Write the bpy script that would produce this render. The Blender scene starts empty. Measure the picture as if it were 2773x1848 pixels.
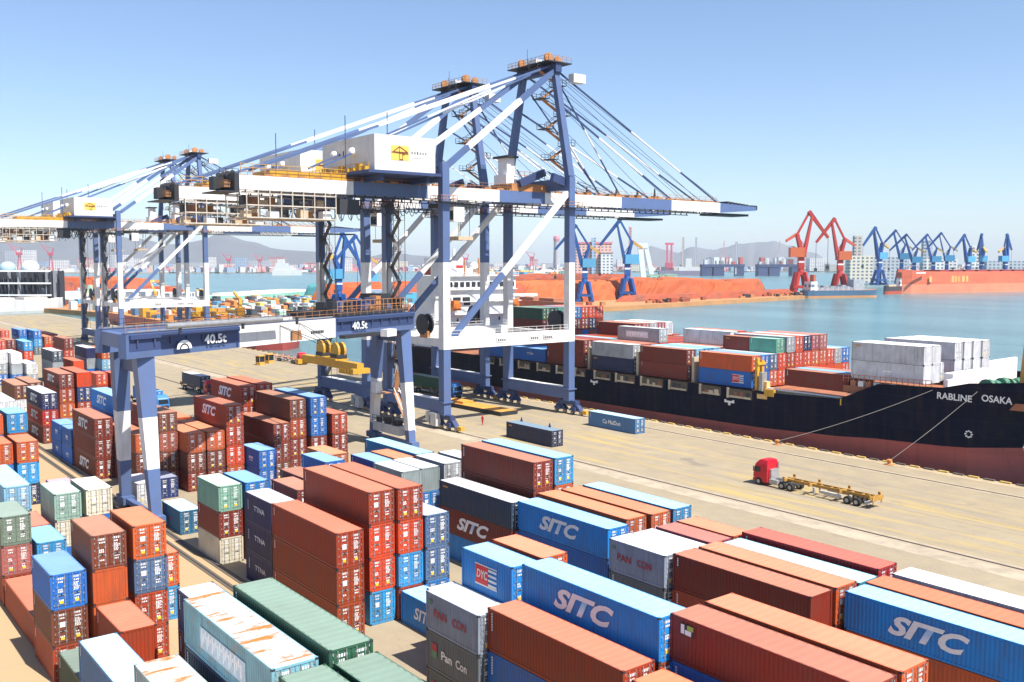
import bpy, math, random
from mathutils import Vector, Matrix
random.seed(7)
sc = bpy.context.scene
COL = sc.collection
R = math.radians

# ------------------------------------------------------------------ camera
cam_d = bpy.data.cameras.new('camera'); cam = bpy.data.objects.new('camera', cam_d); COL.objects.link(cam)
sc.camera = cam
PITCH, YAW, CAM_H = 8.13999e-2, 9.081736e-1, 30.2
cam.location = (0, 0, CAM_H)
cam.rotation_euler = (math.pi/2-PITCH, 0, YAW-math.pi/2)
cam_d.sensor_width = 36; cam_d.lens = 36*2589.2/2773
cam_d.clip_start = 0.5; cam_d.clip_end = 60000

# ------------------------------------------------------------------ sky and sun
SUN = Vector((0.11, -0.64, 1.0)).normalized()
w = bpy.data.worlds.new('World'); sc.world = w; w.use_nodes = True
nt = w.node_tree
sky = nt.nodes.new('ShaderNodeTexSky'); sky.sky_type = 'NISHITA'; sky.sun_disc = False
sky.sun_elevation = math.asin(SUN.z); sky.sun_rotation = math.atan2(SUN.x, SUN.y)
sky.altitude = 30; sky.air_density = .9; sky.dust_density = .5; sky.ozone_density = 3.0
bg = nt.nodes['Background']; bg.inputs[1].default_value = 0.095
wb = nt.nodes.new('ShaderNodeVectorMath'); wb.operation = 'MULTIPLY'; wb.inputs[1].default_value = (1.06, 1.07, 1.11)
nt.links.new(sky.outputs[0], wb.inputs[0]); nt.links.new(wb.outputs[0], bg.inputs[0])
sl = bpy.data.lights.new('sun', 'SUN'); sl.energy = 4.9; sl.angle = R(0.5); sl.color = (1, .955, .88)
so = bpy.data.objects.new('sun', sl); COL.objects.link(so); so.location = (0, -200, 300)
so.rotation_euler = SUN.to_track_quat('Z', 'Y').to_euler()
sc.view_settings.view_transform = 'Standard'; sc.view_settings.look = 'None'
sc.view_settings.exposure = 0.80; sc.view_settings.gamma = 1
sc.cycles.volume_bounces = 0; sc.cycles.max_bounces = 6; sc.cycles.diffuse_bounces = 3

# ------------------------------------------------------------------ materials
M = {}
def lin(c):
    if isinstance(c, str):
        c = tuple(int(c[i:i+2], 16)/255 for i in (0, 2, 4))
        return tuple((v/12.92 if v <= .04045 else ((v+.055)/1.055)**2.4) for v in c)
    return c
def mix(a, b, t): return tuple(a[i]*(1-t)+b[i]*t for i in range(3))
def mat(name, c, rough=.55, dirt=.22, scale=.6, metal=0, rust=0, streak=1, bump=0, spec=.4, wear=0, wearc=(.10, .06, .04), seam=None):
    """paint with weathering: noise darkens it, optional rust patches"""
    if name in M: return M[name]
    c = lin(c)
    m = bpy.data.materials.new(name); m.use_nodes = True; n = m.node_tree; L = n.links
    b = n.nodes['Principled BSDF']; b.inputs['Roughness'].default_value = rough; b.inputs['Metallic'].default_value = metal
    b.inputs['Specular IOR Level'].default_value = spec
    tc = n.nodes.new('ShaderNodeTexCoord'); mp = n.nodes.new('ShaderNodeMapping'); L.new(tc.outputs['Object'], mp.inputs[0])
    mp.inputs['Scale'].default_value = (scale*streak, scale*streak, scale)
    oi = n.nodes.new('ShaderNodeObjectInfo')
    ad = n.nodes.new('ShaderNodeVectorMath'); ad.operation = 'ADD'; L.new(mp.outputs[0], ad.inputs[0])
    ml = n.nodes.new('ShaderNodeMath'); ml.operation = 'MULTIPLY'; ml.inputs[1].default_value = 57; L.new(oi.outputs['Random'], ml.inputs[0])
    L.new(ml.outputs[0], ad.inputs[1])
    no = n.nodes.new('ShaderNodeTexNoise'); no.inputs['Scale'].default_value = 1; no.inputs['Detail'].default_value = 6; no.inputs['Roughness'].default_value = .65
    L.new(ad.outputs[0], no.inputs['Vector'])
    rp = n.nodes.new('ShaderNodeValToRGB'); L.new(no.outputs['Fac'], rp.inputs[0])
    e = rp.color_ramp.elements; e[0].position = .32; e[1].position = .62
    e[0].color = (*mix(c, (.09, .075, .06), dirt), 1); e[1].color = (*c, 1)
    out = rp.outputs[0]
    if wear:
        m3 = n.nodes.new('ShaderNodeMapping'); m3.inputs['Scale'].default_value = (2.2, 2.2, .22); L.new(ad.outputs[0], m3.inputs[0])
        n3 = n.nodes.new('ShaderNodeTexNoise'); n3.inputs['Scale'].default_value = 3; n3.inputs['Detail'].default_value = 5; L.new(m3.outputs[0], n3.inputs['Vector'])
        r3 = n.nodes.new('ShaderNodeMapRange'); r3.inputs[1].default_value = .5; r3.inputs[2].default_value = .78; r3.inputs[4].default_value = wear; L.new(n3.outputs['Fac'], r3.inputs[0])
        x3 = n.nodes.new('ShaderNodeMix'); x3.data_type = 'RGBA'; L.new(r3.outputs[0], x3.inputs[0]); L.new(out, x3.inputs[6]); x3.inputs[7].default_value = (*wearc, 1); out = x3.outputs[2]
    if rust:
        m2 = n.nodes.new('ShaderNodeMapping'); m2.inputs['Scale'].default_value = (.55, 1.9, 1.2); L.new(ad.outputs[0], m2.inputs[0])
        n2 = n.nodes.new('ShaderNodeTexNoise'); n2.inputs['Scale'].default_value = 1.3; n2.inputs['Detail'].default_value = 8
        n2.inputs['Roughness'].default_value = .72; L.new(m2.outputs[0], n2.inputs['Vector'])
        r2 = n.nodes.new('ShaderNodeValToRGB'); r2.color_ramp.elements[0].position = .62-rust*.2; r2.color_ramp.elements[1].position = .72-rust*.2
        L.new(n2.outputs['Fac'], r2.inputs[0])
        mx = n.nodes.new('ShaderNodeMix'); mx.data_type = 'RGBA'; L.new(r2.outputs[0], mx.inputs[0])
        L.new(out, mx.inputs[6]); mx.inputs[7].default_value = (.48, .17, .03, 1); out = mx.outputs[2]
    if seam:      # welded plate seams in the y-z plane
        sp = n.nodes.new('ShaderNodeSeparateXYZ'); L.new(tc.outputs['Object'], sp.inputs[0]); cb = n.nodes.new('ShaderNodeCombineXYZ')
        sm = n.nodes.new('ShaderNodeMath'); sm.operation = 'ADD'; L.new(sp.outputs[0], sm.inputs[0]); L.new(sp.outputs[1], sm.inputs[1])
        L.new(sm.outputs[0], cb.inputs[0]); L.new(sp.outputs[2], cb.inputs[1])
        bk = n.nodes.new('ShaderNodeTexBrick'); bk.inputs['Scale'].default_value = 1; bk.inputs['Brick Width'].default_value = seam[0]; bk.inputs['Row Height'].default_value = seam[1]; bk.inputs['Mortar Size'].default_value = .03; bk.inputs['Mortar Smooth'].default_value = 1
        bk.inputs['Color1'].default_value = (1, 1, 1, 1); bk.inputs['Color2'].default_value = (.86, .86, .86, 1); bk.inputs['Mortar'].default_value = (seam[2],)*3+(1,)
        L.new(cb.outputs[0], bk.inputs['Vector']); x4 = n.nodes.new('ShaderNodeMix'); x4.data_type = 'RGBA'; x4.blend_type = 'MULTIPLY'; x4.inputs[0].default_value = 1
        L.new(out, x4.inputs[6]); L.new(bk.outputs['Color'], x4.inputs[7]); out = x4.outputs[2]
    # slight per object value shift
    hv = n.nodes.new('ShaderNodeHueSaturation'); L.new(out, hv.inputs['Color'])
    mr = n.nodes.new('ShaderNodeMapRange'); mr.inputs[3].default_value = .86; mr.inputs[4].default_value = 1.12
    L.new(oi.outputs['Random'], mr.inputs[0]); L.new(mr.outputs[0], hv.inputs['Value'])
    L.new(hv.outputs[0], b.inputs['Base Color'])
    if bump:
        bp = n.nodes.new('ShaderNodeBump'); bp.inputs['Strength'].default_value = bump; bp.inputs['Distance'].default_value = .05
        L.new(no.outputs['Fac'], bp.inputs['Height']); L.new(bp.outputs[0], b.inputs['Normal'])
    M[name] = m
    return m

CBLUE = mat('crane_blue', (.09, .145, .30), .5, .22, .35, wear=.3, wearc=(.12, .11, .13))
CWHITE = mat('crane_white', (.76, .75, .73), .5, .16, .35, wear=.35, wearc=(.35, .25, .17))
CORANGE = mat('rail_orange', (.50, .22, .08), .6, .45, .8)
DARK = mat('dark_steel', (.03, .032, .04), .6, .1, .8)
STEEL = mat('galvanised_steel', (.42, .42, .42), .45, .3, 1.2, .4)
NAVYD = mat('navy_steel', (.035, .06, .16), .5, .2, .5)
YEL = mat('machine_yellow', (.66, .36, .03), .5, .25, 1)
RUBBER = mat('rubber', (.02, .02, .02), .9, .1, 1)
GLASS = mat('dark_glass', (.02, .03, .04), .1, 0, 1)
WHITE = mat('white_paint', (.82, .81, .79), .5, .12, .8)
LETTER = mat('white_lettering', (.85, .85, .84), .6, .12, 3)
BLACKL = mat('black_lettering', (.03, .03, .035), .6, .05, 3)
REDL = mat('red_lettering', (.45, .05, .07), .6, .25, 5)
YELL = mat('yellow_label', (.85, .55, .04), .6, .1, 3)
TRED = mat('truck_red', (.62, .012, .03), .3, .08, 1)
TAN = mat('tan_steel', (.55, .42, .28), .6, .3, 1)

# ------------------------------------------------------------------ mesh builder
class MB:
    def __init__(s): s.v = []; s.f = []; s.m = []
    def add(s, vs, fs, m=0):
        o = len(s.v); s.v += [tuple(p) for p in vs]
        for f in fs: s.f.append(tuple(o+i for i in f)); s.m.append(m)
        return s
    def box(s, x0, x1, y0, y1, z0, z1, m=0):
        return s.add([(x0,y0,z0),(x1,y0,z0),(x1,y1,z0),(x0,y1,z0),(x0,y0,z1),(x1,y0,z1),(x1,y1,z1),(x0,y1,z1)],
              [(0,3,2,1),(4,5,6,7),(0,1,5,4),(1,2,6,5),(2,3,7,6),(3,0,4,7)], m)
    def beam(s, p, q, w, h=None, m=0, w2=None, h2=None, up=(0,0,1)):
        h = h or w; w2 = w2 or w; h2 = h2 or h
        p = Vector(p); q = Vector(q); d = (q-p).normalized(); u = Vector(up)
        if abs(d.dot(u)) > .97: u = Vector((0, 1, 0))
        a = d.cross(u).normalized(); b = a.cross(d)
        vs = []
        for c, ww, hh in ((p, w, h), (q, w2, h2)):
            for i, j in ((-1,-1),(1,-1),(1,1),(-1,1)): vs.append(c+a*i*ww/2+b*j*hh/2)
        return s.add(vs, [(0,1,2,3),(7,6,5,4),(0,4,5,1),(1,5,6,2),(2,6,7,3),(3,7,4,0)], m)
    def seg(s, p, q, cuts, ms, w, h=None, **k):
        """beam split at the fractions cuts, each piece with its own material"""
        p = Vector(p); q = Vector(q); c = [0]+list(cuts)+[1]
        w2 = k.pop('w2', w); h = h or w; h2 = k.pop('h2', h)
        for i in range(len(c)-1):
            s.beam(p.lerp(q, c[i]), p.lerp(q, c[i+1]), w+(w2-w)*c[i], h+(h2-h)*c[i], ms[i], w+(w2-w)*c[i+1], h+(h2-h)*c[i+1], **k)
        return s
    def tube(s, p, q, r, m=0, n=6, r2=None):
        p = Vector(p); q = Vector(q); d = (q-p).normalized(); u = Vector((0,0,1))
        if abs(d.dot(u)) > .97: u = Vector((0,1,0))
        a = d.cross(u).normalized(); b = a.cross(d); r2 = r if r2 is None else r2
        vs = []
        for c, rr in ((p, r), (q, r2)):
            for i in range(n):
                t = 2*math.pi*i/n; vs.append(c+a*math.cos(t)*rr+b*math.sin(t)*rr)
        return s.add(vs, [(i, (i+1) % n, n+(i+1) % n, n+i) for i in range(n)]+[tuple(range(n))[::-1], tuple(range(n, 2*n))], m)
    def pts(s, ps, r, m=0, n=6):
        for a, b in zip(ps[:-1], ps[1:]): s.tube(a, b, r, m, n)
        return s
    def prism(s, poly, z0, z1, m=0):
        n = len(poly)
        return s.add([(x, y, z0) for x, y in poly]+[(x, y, z1) for x, y in poly],
            [tuple(range(n))[::-1], tuple(range(n, 2*n))]+[(i, (i+1) % n, n+(i+1) % n, n+i) for i in range(n)], m)
    def loft(s, rings, m=0, caps=True):
        n = len(rings[0]); vs = [p for r_ in rings for p in r_]; fs = []
        for k in range(len(rings)-1):
            for i in range(n): fs.append((k*n+i, k*n+(i+1) % n, (k+1)*n+(i+1) % n, (k+1)*n+i))
        if caps: fs += [tuple(range(n))[::-1], tuple(range((len(rings)-1)*n, len(rings)*n))]
        return s.add(vs, fs, m)
    def lathe(s, c, prof, n=16, m=0, axis='z'):
        rings = []
        for r_, h in prof:
            ring = []
            for i in range(n):
                t = 2*math.pi*i/n; x, y = r_*math.cos(t), r_*math.sin(t)
                ring.append((c[0]+x, c[1]+y, c[2]+h) if axis == 'z' else ((c[0]+h, c[1]+x, c[2]+y) if axis == 'x' else (c[0]+y, c[1]+h, c[2]+x)))
            rings.append(ring)
        return s.loft(rings, m)
    def rail(s, p, q, n, h=1.1, r=.04, m=0):
        """handrail from p to q with n bays"""
        p = Vector(p); q = Vector(q); up = Vector((0, 0, h))
        for i in range(n+1):
            a = p.lerp(q, i/n); s.beam(a, a+up, r*1.6, m=m)
        for k in (1, .5): s.beam(p+up*k, q+up*k, r*1.6, m=m)
        return s
    def mesh(s, name, mats):
        me = bpy.data.meshes.new(name); me.from_pydata(s.v, [], s.f)
        for mm in mats: me.materials.append(mm)
        if len(mats) > 1: me.polygons.foreach_set('material_index', s.m)
        me.update(); return me
    def build(s, name, mats, parent=None, loc=(0,0,0), smooth=False):
        if not isinstance(mats, (list, tuple)): mats = [mats]
        me = s.mesh(name, mats)
        if smooth: me.polygons.foreach_set('use_smooth', [True]*len(me.polygons))
        o = bpy.data.objects.new(name, me); COL.objects.link(o); o.location = loc
        if parent: o.parent = parent
        return o

def tag(o, label, cat, group=None, kind=None):
    if label: o['label'] = label
    if cat: o['category'] = cat
    if group: o['group'] = group
    if kind: o['kind'] = kind
    return o
def thing(name, label, cat, loc=(0,0,0), rz=0, group=None):
    o = bpy.data.objects.new(name, None); COL.objects.link(o); o.location = loc; o.rotation_euler = (0, 0, rz)
    o.empty_display_size = .5
    return tag(o, label, cat, group)
def copy_tree(o, parent=None):
    c = o.copy(); COL.objects.link(c); c.parent = parent
    for ch in [x for x in KIDS.get(o, o.children)]: copy_tree(ch, c)
    return c
KIDS = {}
def copy_at(o, loc, label, rz=None):
    c = copy_tree(o); c.location = loc; c['label'] = label
    if rz is not None: c.rotation_euler = (0, 0, rz)
    return c
def struct(name, mb, mats, loc=(0,0,0)):
    o = mb.build(name, mats, loc=loc); o['kind'] = 'structure'; return o

_txt = {}
def text_mesh(t, size, mat_, face='-x', shear=0, bold=.0, spacing=1.0, wid=None):
    key = (t, size, mat_.name, face, shear, bold, wid)
    if key in _txt: return _txt[key]
    cu = bpy.data.curves.new('lettering', 'FONT'); cu.body = t; cu.size = size; cu.shear = shear; cu.offset = bold
    cu.align_x = 'CENTER'; cu.align_y = 'CENTER'; cu.space_character = spacing; cu.resolution_u = 3
    ob = bpy.data.objects.new('lettering', cu); COL.objects.link(ob)
    dg = bpy.context.evaluated_depsgraph_get()
    me = bpy.data.meshes.new_from_object(ob.evaluated_get(dg))
    bpy.data.objects.remove(ob); bpy.data.curves.remove(cu)
    xs = [v.co.x for v in me.vertices]
    k = wid/(max(xs)-min(xs)) if wid else 1
    for v in me.vertices:
        x, y = v.co.x*k, v.co.y
        v.co = (0, -x, y) if face == '-x' else ((x, 0, y) if face == '-y' else (x, y, 0))
    me.materials.clear(); me.materials.append(mat_); me.name = 'lettering'
    _txt[key] = me; return me
def lettering(t, size, mat_, loc, parent, face='-x', name='lettering', **k):
    o = bpy.data.objects.new(name, text_mesh(t, size, mat_, face, **k)); COL.objects.link(o); o.location = loc; o.parent = parent
    return o
def bearing(u, d, z=0):
    """point at view depth d (m) along the bearing of photo column u"""
    l = (u-1386.5)/2589.2*d
    return Vector((d*math.cos(YAW)+l*math.sin(YAW), d*math.sin(YAW)-l*math.cos(YAW), z))
# ------------------------------------------------------------------ ground, quay, water
def ground_mat():
    m = bpy.data.materials.new('concrete_apron'); m.use_nodes = True; n = m.node_tree; L = n.links
    b = n.nodes['Principled BSDF']; b.inputs['Roughness'].default_value = .85; b.inputs['Specular IOR Level'].default_value = .15
    g = n.nodes.new('ShaderNodeNewGeometry')
    def noise(sx, sy, det, lo, hi, off=0):
        mp = n.nodes.new('ShaderNodeMapping'); mp.inputs['Scale'].default_value = (sx, sy, 1); mp.inputs['Location'].default_value = (off, off*2, 0)
        L.new(g.outputs['Position'], mp.inputs[0])
        t = n.nodes.new('ShaderNodeTexNoise'); t.inputs['Scale'].default_value = 1; t.inputs['Detail'].default_value = det; t.inputs['Roughness'].default_value = .6
        L.new(mp.outputs[0], t.inputs['Vector'])
        r = n.nodes.new('ShaderNodeMapRange'); r.inputs[1].default_value = lo; r.inputs[2].default_value = hi; L.new(t.outputs['Fac'], r.inputs[0])
        return r.outputs[0]
    def mixc(f, a, c):
        x = n.nodes.new('ShaderNodeMix'); x.data_type = 'RGBA'; L.new(f, x.inputs[0])
        if isinstance(a, tuple): x.inputs[6].default_value = (*a, 1)
        else: L.new(a, x.inputs[6])
        if isinstance(c, tuple): x.inputs[7].default_value = (*c, 1)
        else: L.new(c, x.inputs[7])
        return x.outputs[2]
    base = mixc(noise(.05, .02, 6, .35, .65), (.315, .25, .155), (.385, .31, .195))
    base = mixc(noise(.35, .3, 8, .35, .75, 9), base, (.26, .21, .145))
    # faded yellow wheel paths, stretched along the quay, between the two rails
    sx = n.nodes.new('ShaderNodeSeparateXYZ'); L.new(g.outputs['Position'], sx.inputs[0])
    def band(a, bb, c, d):
        r1 = n.nodes.new('ShaderNodeMapRange'); r1.inputs[1].default_value = a; r1.inputs[2].default_value = bb; L.new(sx.outputs[0], r1.inputs[0])
        r2 = n.nodes.new('ShaderNodeMapRange'); r2.inputs[1].default_value = c; r2.inputs[2].default_value = d; r2.inputs[3].default_value = 1; r2.inputs[4].default_value = 0
        L.new(sx.outputs[0], r2.inputs[0])
        x = n.nodes.new('ShaderNodeMath'); x.operation = 'MULTIPLY'; L.new(r1.outputs[0], x.inputs[0]); L.new(r2.outputs[0], x.inputs[1]); return x.outputs[0]
    def mul(a, c):
        x = n.nodes.new('ShaderNodeMath'); x.operation = 'MULTIPLY'; L.new(a, x.inputs[0]); L.new(c, x.inputs[1]); return x.outputs[0]
    base = mixc(mul(band(97, 99, 112, 124), noise(.55, .045, 5, .5, .62, 3)), base, (.46, .325, .09))
    base = mixc(mul(band(98, 101, 118, 124), noise(.5, .03, 5, .52, .7, 31)), base, (.21, .18, .145))
    base = mixc(mul(band(99, 104, 116, 120), noise(.13, .09, 3, .62, .66, 17)), base, (.19, .155, .12))
    # tyre tracks along the quay and stains across it
    base = mixc(mul(band(97, 99, 123, 125.5), noise(2.4, .012, 3, .60, .70, 61)), base, (.17, .145, .115))
    base = mixc(mul(band(36, 60, 122, 126), noise(1.7, .02, 4, .63, .74, 71)), base, (.19, .16, .125))
    base = mixc(noise(.22, .16, 6, .64, .72, 23), base, (.22, .185, .14))
    # warmer sand coloured lanes in the yard
    base = mixc(band(-60, -50, 34, 36), base, (.46, .31, .15))
    # slab joints
    br = n.nodes.new('ShaderNodeTexBrick'); br.inputs['Scale'].default_value = 1; br.inputs['Brick Width'].default_value = 12; br.inputs['Row Height'].default_value = 6
    br.inputs['Mortar Size'].default_value = .035; br.offset = 0
    br.inputs['Color1'].default_value = br.inputs['Color2'].default_value = (0, 0, 0, 1); br.inputs['Mortar'].default_value = (.45, .45, .45, 1)
    L.new(g.outputs['Position'], br.inputs['Vector'])
    base = mixc(br.outputs['Color'], base, (.2, .17, .13))
    fine = mixc(noise(3, 3, 3, .3, .9, 4), base, (.34, .29, .22))
    L.new(fine, b.inputs['Base Color'])
    return m
def water_mat():
    m = bpy.data.materials.new('sea_water'); m.use_nodes = True; n = m.node_tree; L = n.links
    b = n.nodes['Principled BSDF']; b.inputs['Roughness'].default_value = .22; b.inputs['Specular IOR Level'].default_value = .25
    g = n.nodes.new('ShaderNodeNewGeometry')
    t = n.nodes.new('ShaderNodeTexNoise'); t.inputs['Scale'].default_value = 1; t.inputs['Detail'].default_value = 7; t.inputs['Roughness'].default_value = .6
    mp = n.nodes.new('ShaderNodeMapping'); mp.inputs['Rotation'].default_value = (0, 0, .5); mp.inputs['Scale'].default_value = (.018, .004, 1); L.new(g.outputs['Position'], mp.inputs[0]); L.new(mp.outputs[0], t.inputs['Vector'])
    r = n.nodes.new('ShaderNodeValToRGB'); L.new(t.outputs['Fac'], r.inputs[0])
    r.color_ramp.elements[0].position = .3; r.color_ramp.elements[1].position = .7
    r.color_ramp.elements[0].color = (.07, .155, .165, 1); r.color_ramp.elements[1].color = (.125, .25, .25, 1)
    L.new(r.outputs[0], b.inputs['Base Color'])
    t2 = n.nodes.new('ShaderNodeTexNoise'); t2.inputs['Scale'].default_value = .45; t2.inputs['Detail'].default_value = 6; L.new(g.outputs['Position'], t2.inputs['Vector'])
    bp = n.nodes.new('ShaderNodeBump'); bp.inputs['Strength'].default_value = .8; bp.inputs['Distance'].default_value = .6
    L.new(t2.outputs['Fac'], bp.inputs['Height']); L.new(bp.outputs[0], b.inputs['Normal'])
    return m
GROUND = ground_mat(); WATER = water_mat()
EDGE = mat('quay_concrete', (.44, .34, .215), .85, .35, .5)
KERB = mat('kerb_concrete', (.45, .36, .22), .8, .3, 1)
ORE = mat('iron_ore', (.56, .12, .035), .95, .35, .03, bump=.3)
ORE2 = mat('iron_ore_dark', (.38, .08, .035), .95, .6, .08, bump=.5)
PIER = mat('ore_stained_concrete', (.52, .25, .10), .9, .3, .08)
SHORE = mat('shore_land', (.33, .29, .25), .95, .3, .002)
HILL = mat('hill_scrub', (.16, .17, .19), .95, .25, .0015)
struct('sea', MB().box(-15000, 30000, -15000, 30000, -2.4, -2.0), WATER)
struct('ground', MB().box(-900, 131.4, -300, 620, -6, 0), GROUND)
q = MB().box(131.4, 133.4, -300, 620, -6, .02, 0)
struct('quay_edge', q, EDGE)
k = MB()
for i in range(0, 150):
    y = 20+i*2.2; k.box(132.95, 133.38, y, y+1.45, .02, .22, i % 2)
struct('kerb', k, [mat('kerb_yellow', (.62, .43, .12), .8, .5, 2), mat('kerb_dark', (.12, .10, .08), .8, .3, 2)])
r = MB()
for x in (96.5, 126.5):
    r.box(x-.9, x-.24, -200, 600, .0, .008, 1); r.box(x+.24, x+.9, -200, 600, 0, .008, 1)
    r.box(x-.24, x+.24, -200, 600, .0, .006, 2); r.box(x-.045, x+.045, -200, 600, .006, .05, 0)
r.box(93.0, 95.6, -200, 600, 0, .010, 3)
for x in (32.9, 34.3):
    r.box(x-.35, x+.35, -60, 420, 0, .05, 2); r.box(x-.05, x+.05, -60, 420, .05, .12, 0)
for x in (81.0,):
    r.box(x-.35, x+.35, -60, 420, 0, .006, 2); r.box(x-.05, x+.05, -60, 420, .006, .05, 0)
struct('crane_rails', r, [mat('rail_steel', (.08, .07, .065), .5, .2, 2), mat('rail_slab', (.44, .355, .25), .85, .3, .7),
       mat('rail_trench', (.13, .105, .085), .9, .3, 1), mat('pale_slab', (.48, .395, .285), .85, .4, .4)])

# the ore pier across the basin
pf = [(335, 446), (738, 517)]; dx, dy = (pf[1][0]-pf[0][0]), (pf[1][1]-pf[0][1]); ln = math.hypot(dx, dy); ex, ey = dx/ln, dy/ln; nx_, ny_ = -ey, ex
def pier(t, s_, z=1.0): return (pf[0][0]+ex*t+nx_*s_, pf[0][1]+ey*t+ny_*s_, z)
poly = [pier(0, 0)[:2], pier(ln, 0)[:2], pier(ln+60, 190)[:2], pier(-150, 260)[:2], pier(-150, 120)[:2]]
struct('ore_pier', MB().prism(poly, -6, 1.0), PIER)
def pile(name, label, cx, cy, a, b_, h, rz, m_, seed, group='ore heaps across the basin'):
    rnd = random.Random(seed); n = 84; mb = MB(); rings = []
    ph = [rnd.uniform(0, 6.3) for _ in range(6)]
    def wob(t): return 1+.03*math.sin(3*t+ph[0])+.03*math.sin(5*t+ph[1])+.02*math.sin(9*t+ph[2])
    for kk, (s_, z) in enumerate(((1, 0), (.95, .3), (.90, .62), (.85, .90), (.81, 1), (.4, 1.02), (.12, 1.0))):
        ring = []
        for i in range(n):
            t = 2*math.pi*i/n; sg = lambda v: math.copysign(abs(v)**.55, v)
            zz = z*h*(1+.045*math.sin(4*t+ph[3])+.03*math.sin(7*t+ph[4])) if z else 0
            ring.append((sg(math.cos(t))*a*(s_ if a > b_*2 else s_)*wob(t)*(1+rnd.uniform(-.02, .02)), sg(math.sin(t))*b_*s_*wob(t)*(1+rnd.uniform(-.035, .035)), zz*(1+rnd.uniform(-.05, .05))))
        rings.append(ring)
    mb.loft(rings)
    o = mb.build(name, m_, loc=(cx, cy, .9)); o.rotation_euler = (0, 0, rz); tag(o, label, 'ore heap', group); return o
prz = math.atan2(ey, ex)
for i, (t, s_, a, b_, h, m_, lb) in enumerate((
    (60, 95, 70, 26, 13, ORE2, 'dark red ore heap at the pier end left of the blue jib crane'),
    (175, 92, 66, 26, 14.5, ORE, 'long flat topped orange ore heap just right of the blue jib crane'),
    (290, 80, 64, 28, 15.5, ORE, 'highest orange ore heap, in the middle of the pier'),
    (392, 72, 56, 24, 13, ORE, 'orange ore heap left of the red jib cranes'),
    (20, 120, 60, 20, 15, ORE, 'bright orange ore heap behind the waterside crane leg'),
    (240, 40, 60, 7, 4.5, ORE2, 'thin reddish ore bank along the pier edge, left part'),
    (350, 24, 80, 7, 5, ORE2, 'thin reddish ore bank along the pier edge, right part'),
    (240, 135, 90, 16, 18, ORE2, 'dark ore ridge at the back of the pier'))):
    x, y, z = pier(t, s_); pile('ore_heap', lb, x, y, a, b_, h, prz, m_, 10+i)
x, y, z = pier(318, 92); pile('covered_heap', 'grey green tarpaulin covered heap among orange ore', x, y, 17, 12, 18, prz, mat('tarp_green', (.16, .27, .22), .8, .4, .2), 77, None)
x, y, z = pier(40, 190); pile('covered_heap', 'teal covered heap behind the blue jib crane', x, y, 34, 14, 13, prz, mat('tarp_teal', (.06, .25, .27), .8, .3, .1), 78, None)
x, y, z = pier(430, 140); pile('covered_heap', 'pale green covered heap between the two red jib cranes', x, y, 60, 18, 11, prz, mat('tarp_pale', (.10, .32, .24), .8, .3, .1), 79, None)
# loaders and small gear along the pier front: dark frames on the ore bank
rnd = random.Random(44); mb = MB()
for k_ in range(60):
    t_ = rnd.choice((rnd.uniform(185, 235), rnd.uniform(370, 430), rnd.uniform(0, 470))); x, y, z = pier(t_, rnd.uniform(5, 16)); w_ = rnd.uniform(.8, 3.5); mb.box(x-w_, x+w_, y-1, y+1, 1, 1+rnd.uniform(.8, 3.2), k_ % 3)
tag(mb.build('quay_clutter', [DARK, ORE2, CORANGE]), 'small dark loaders and frames along the front of the ore pier', 'port gear', kind='stuff')

# far shore: low land and hills
def shore_poly(us, d0, d1):
    return [tuple(bearing(u, d0)[:2]) for u in us]+[tuple(bearing(u, d1)[:2]) for u in reversed(us)]
struct('far_shore', MB().prism([tuple(p[:2]) for p in (bearing(-900, 3000), bearing(300, 2950), bearing(1000, 3300), bearing(1600, 3500), bearing(2300, 3400), bearing(3800, 2600), bearing(6500, 9000), bearing(1500, 11500), bearing(-3000, 9000))], -6, 1.2), SHORE)
struct('ore_yard', MB().prism([tuple(p[:2]) for p in (bearing(-500, 640), bearing(180, 640), bearing(560, 860), bearing(420, 1500), bearing(-500, 1500))], -6, .8), PIER)
def hills(name, prof, d, depth, seed):
    """a ridge: prof = list of (column, height)"""
    rnd = random.Random(seed); mb = MB(); n = 60; u0, u1 = prof[0][0], prof[-1][0]; rows = []
    def hh(u):
        for (a, ha), (b_, hb) in zip(prof[:-1], prof[1:]):
            if a <= u <= b_: t = (u-a)/(b_-a); t = t*t*(3-2*t); return ha+(hb-ha)*t
        return 0
    for j, (s_, kz) in enumerate(((0, 0), (.15, .35), (.3, .7), (.45, .95), (.5, 1), (.6, .9), (1, 0))):
        row = []
        for i in range(n+1):
            u = u0+(u1-u0)*i/n; z = hh(u)*kz*(1+rnd.uniform(-.012, .012))
            row.append(bearing(u, d+depth*s_+rnd.uniform(-60, 60), z))
        rows.append(row)
    vs = [p for r_ in rows for p in r_]; fs = []
    for j in range(len(rows)-1):
        for i in range(n): a = j*(n+1)+i; fs.append((a, a+1, a+n+2, a+n+1))
    o = mb.add(vs, fs).build(name, HILL, smooth=True); o['kind'] = 'structure'
hills('hills', [(-700, 30), (-300, 190), (0, 165), (120, 195), (260, 230), (380, 190), (470, 150), (540, 170), (600, 225), (680, 170), (760, 118), (860, 105), (980, 60), (1060, 100), (1150, 75), (1300, 30), (1400, 5)], 5200, 2200, 3)
hills('hills', [(1640, 5), (1720, 80), (1760, 145), (1800, 120), (1835, 100), (1870, 140), (1930, 120), (1960, 135), (1990, 158), (2060, 170), (2095, 178), (2130, 150), (2200, 100), (2260, 10)], 5600, 1800, 5)
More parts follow.
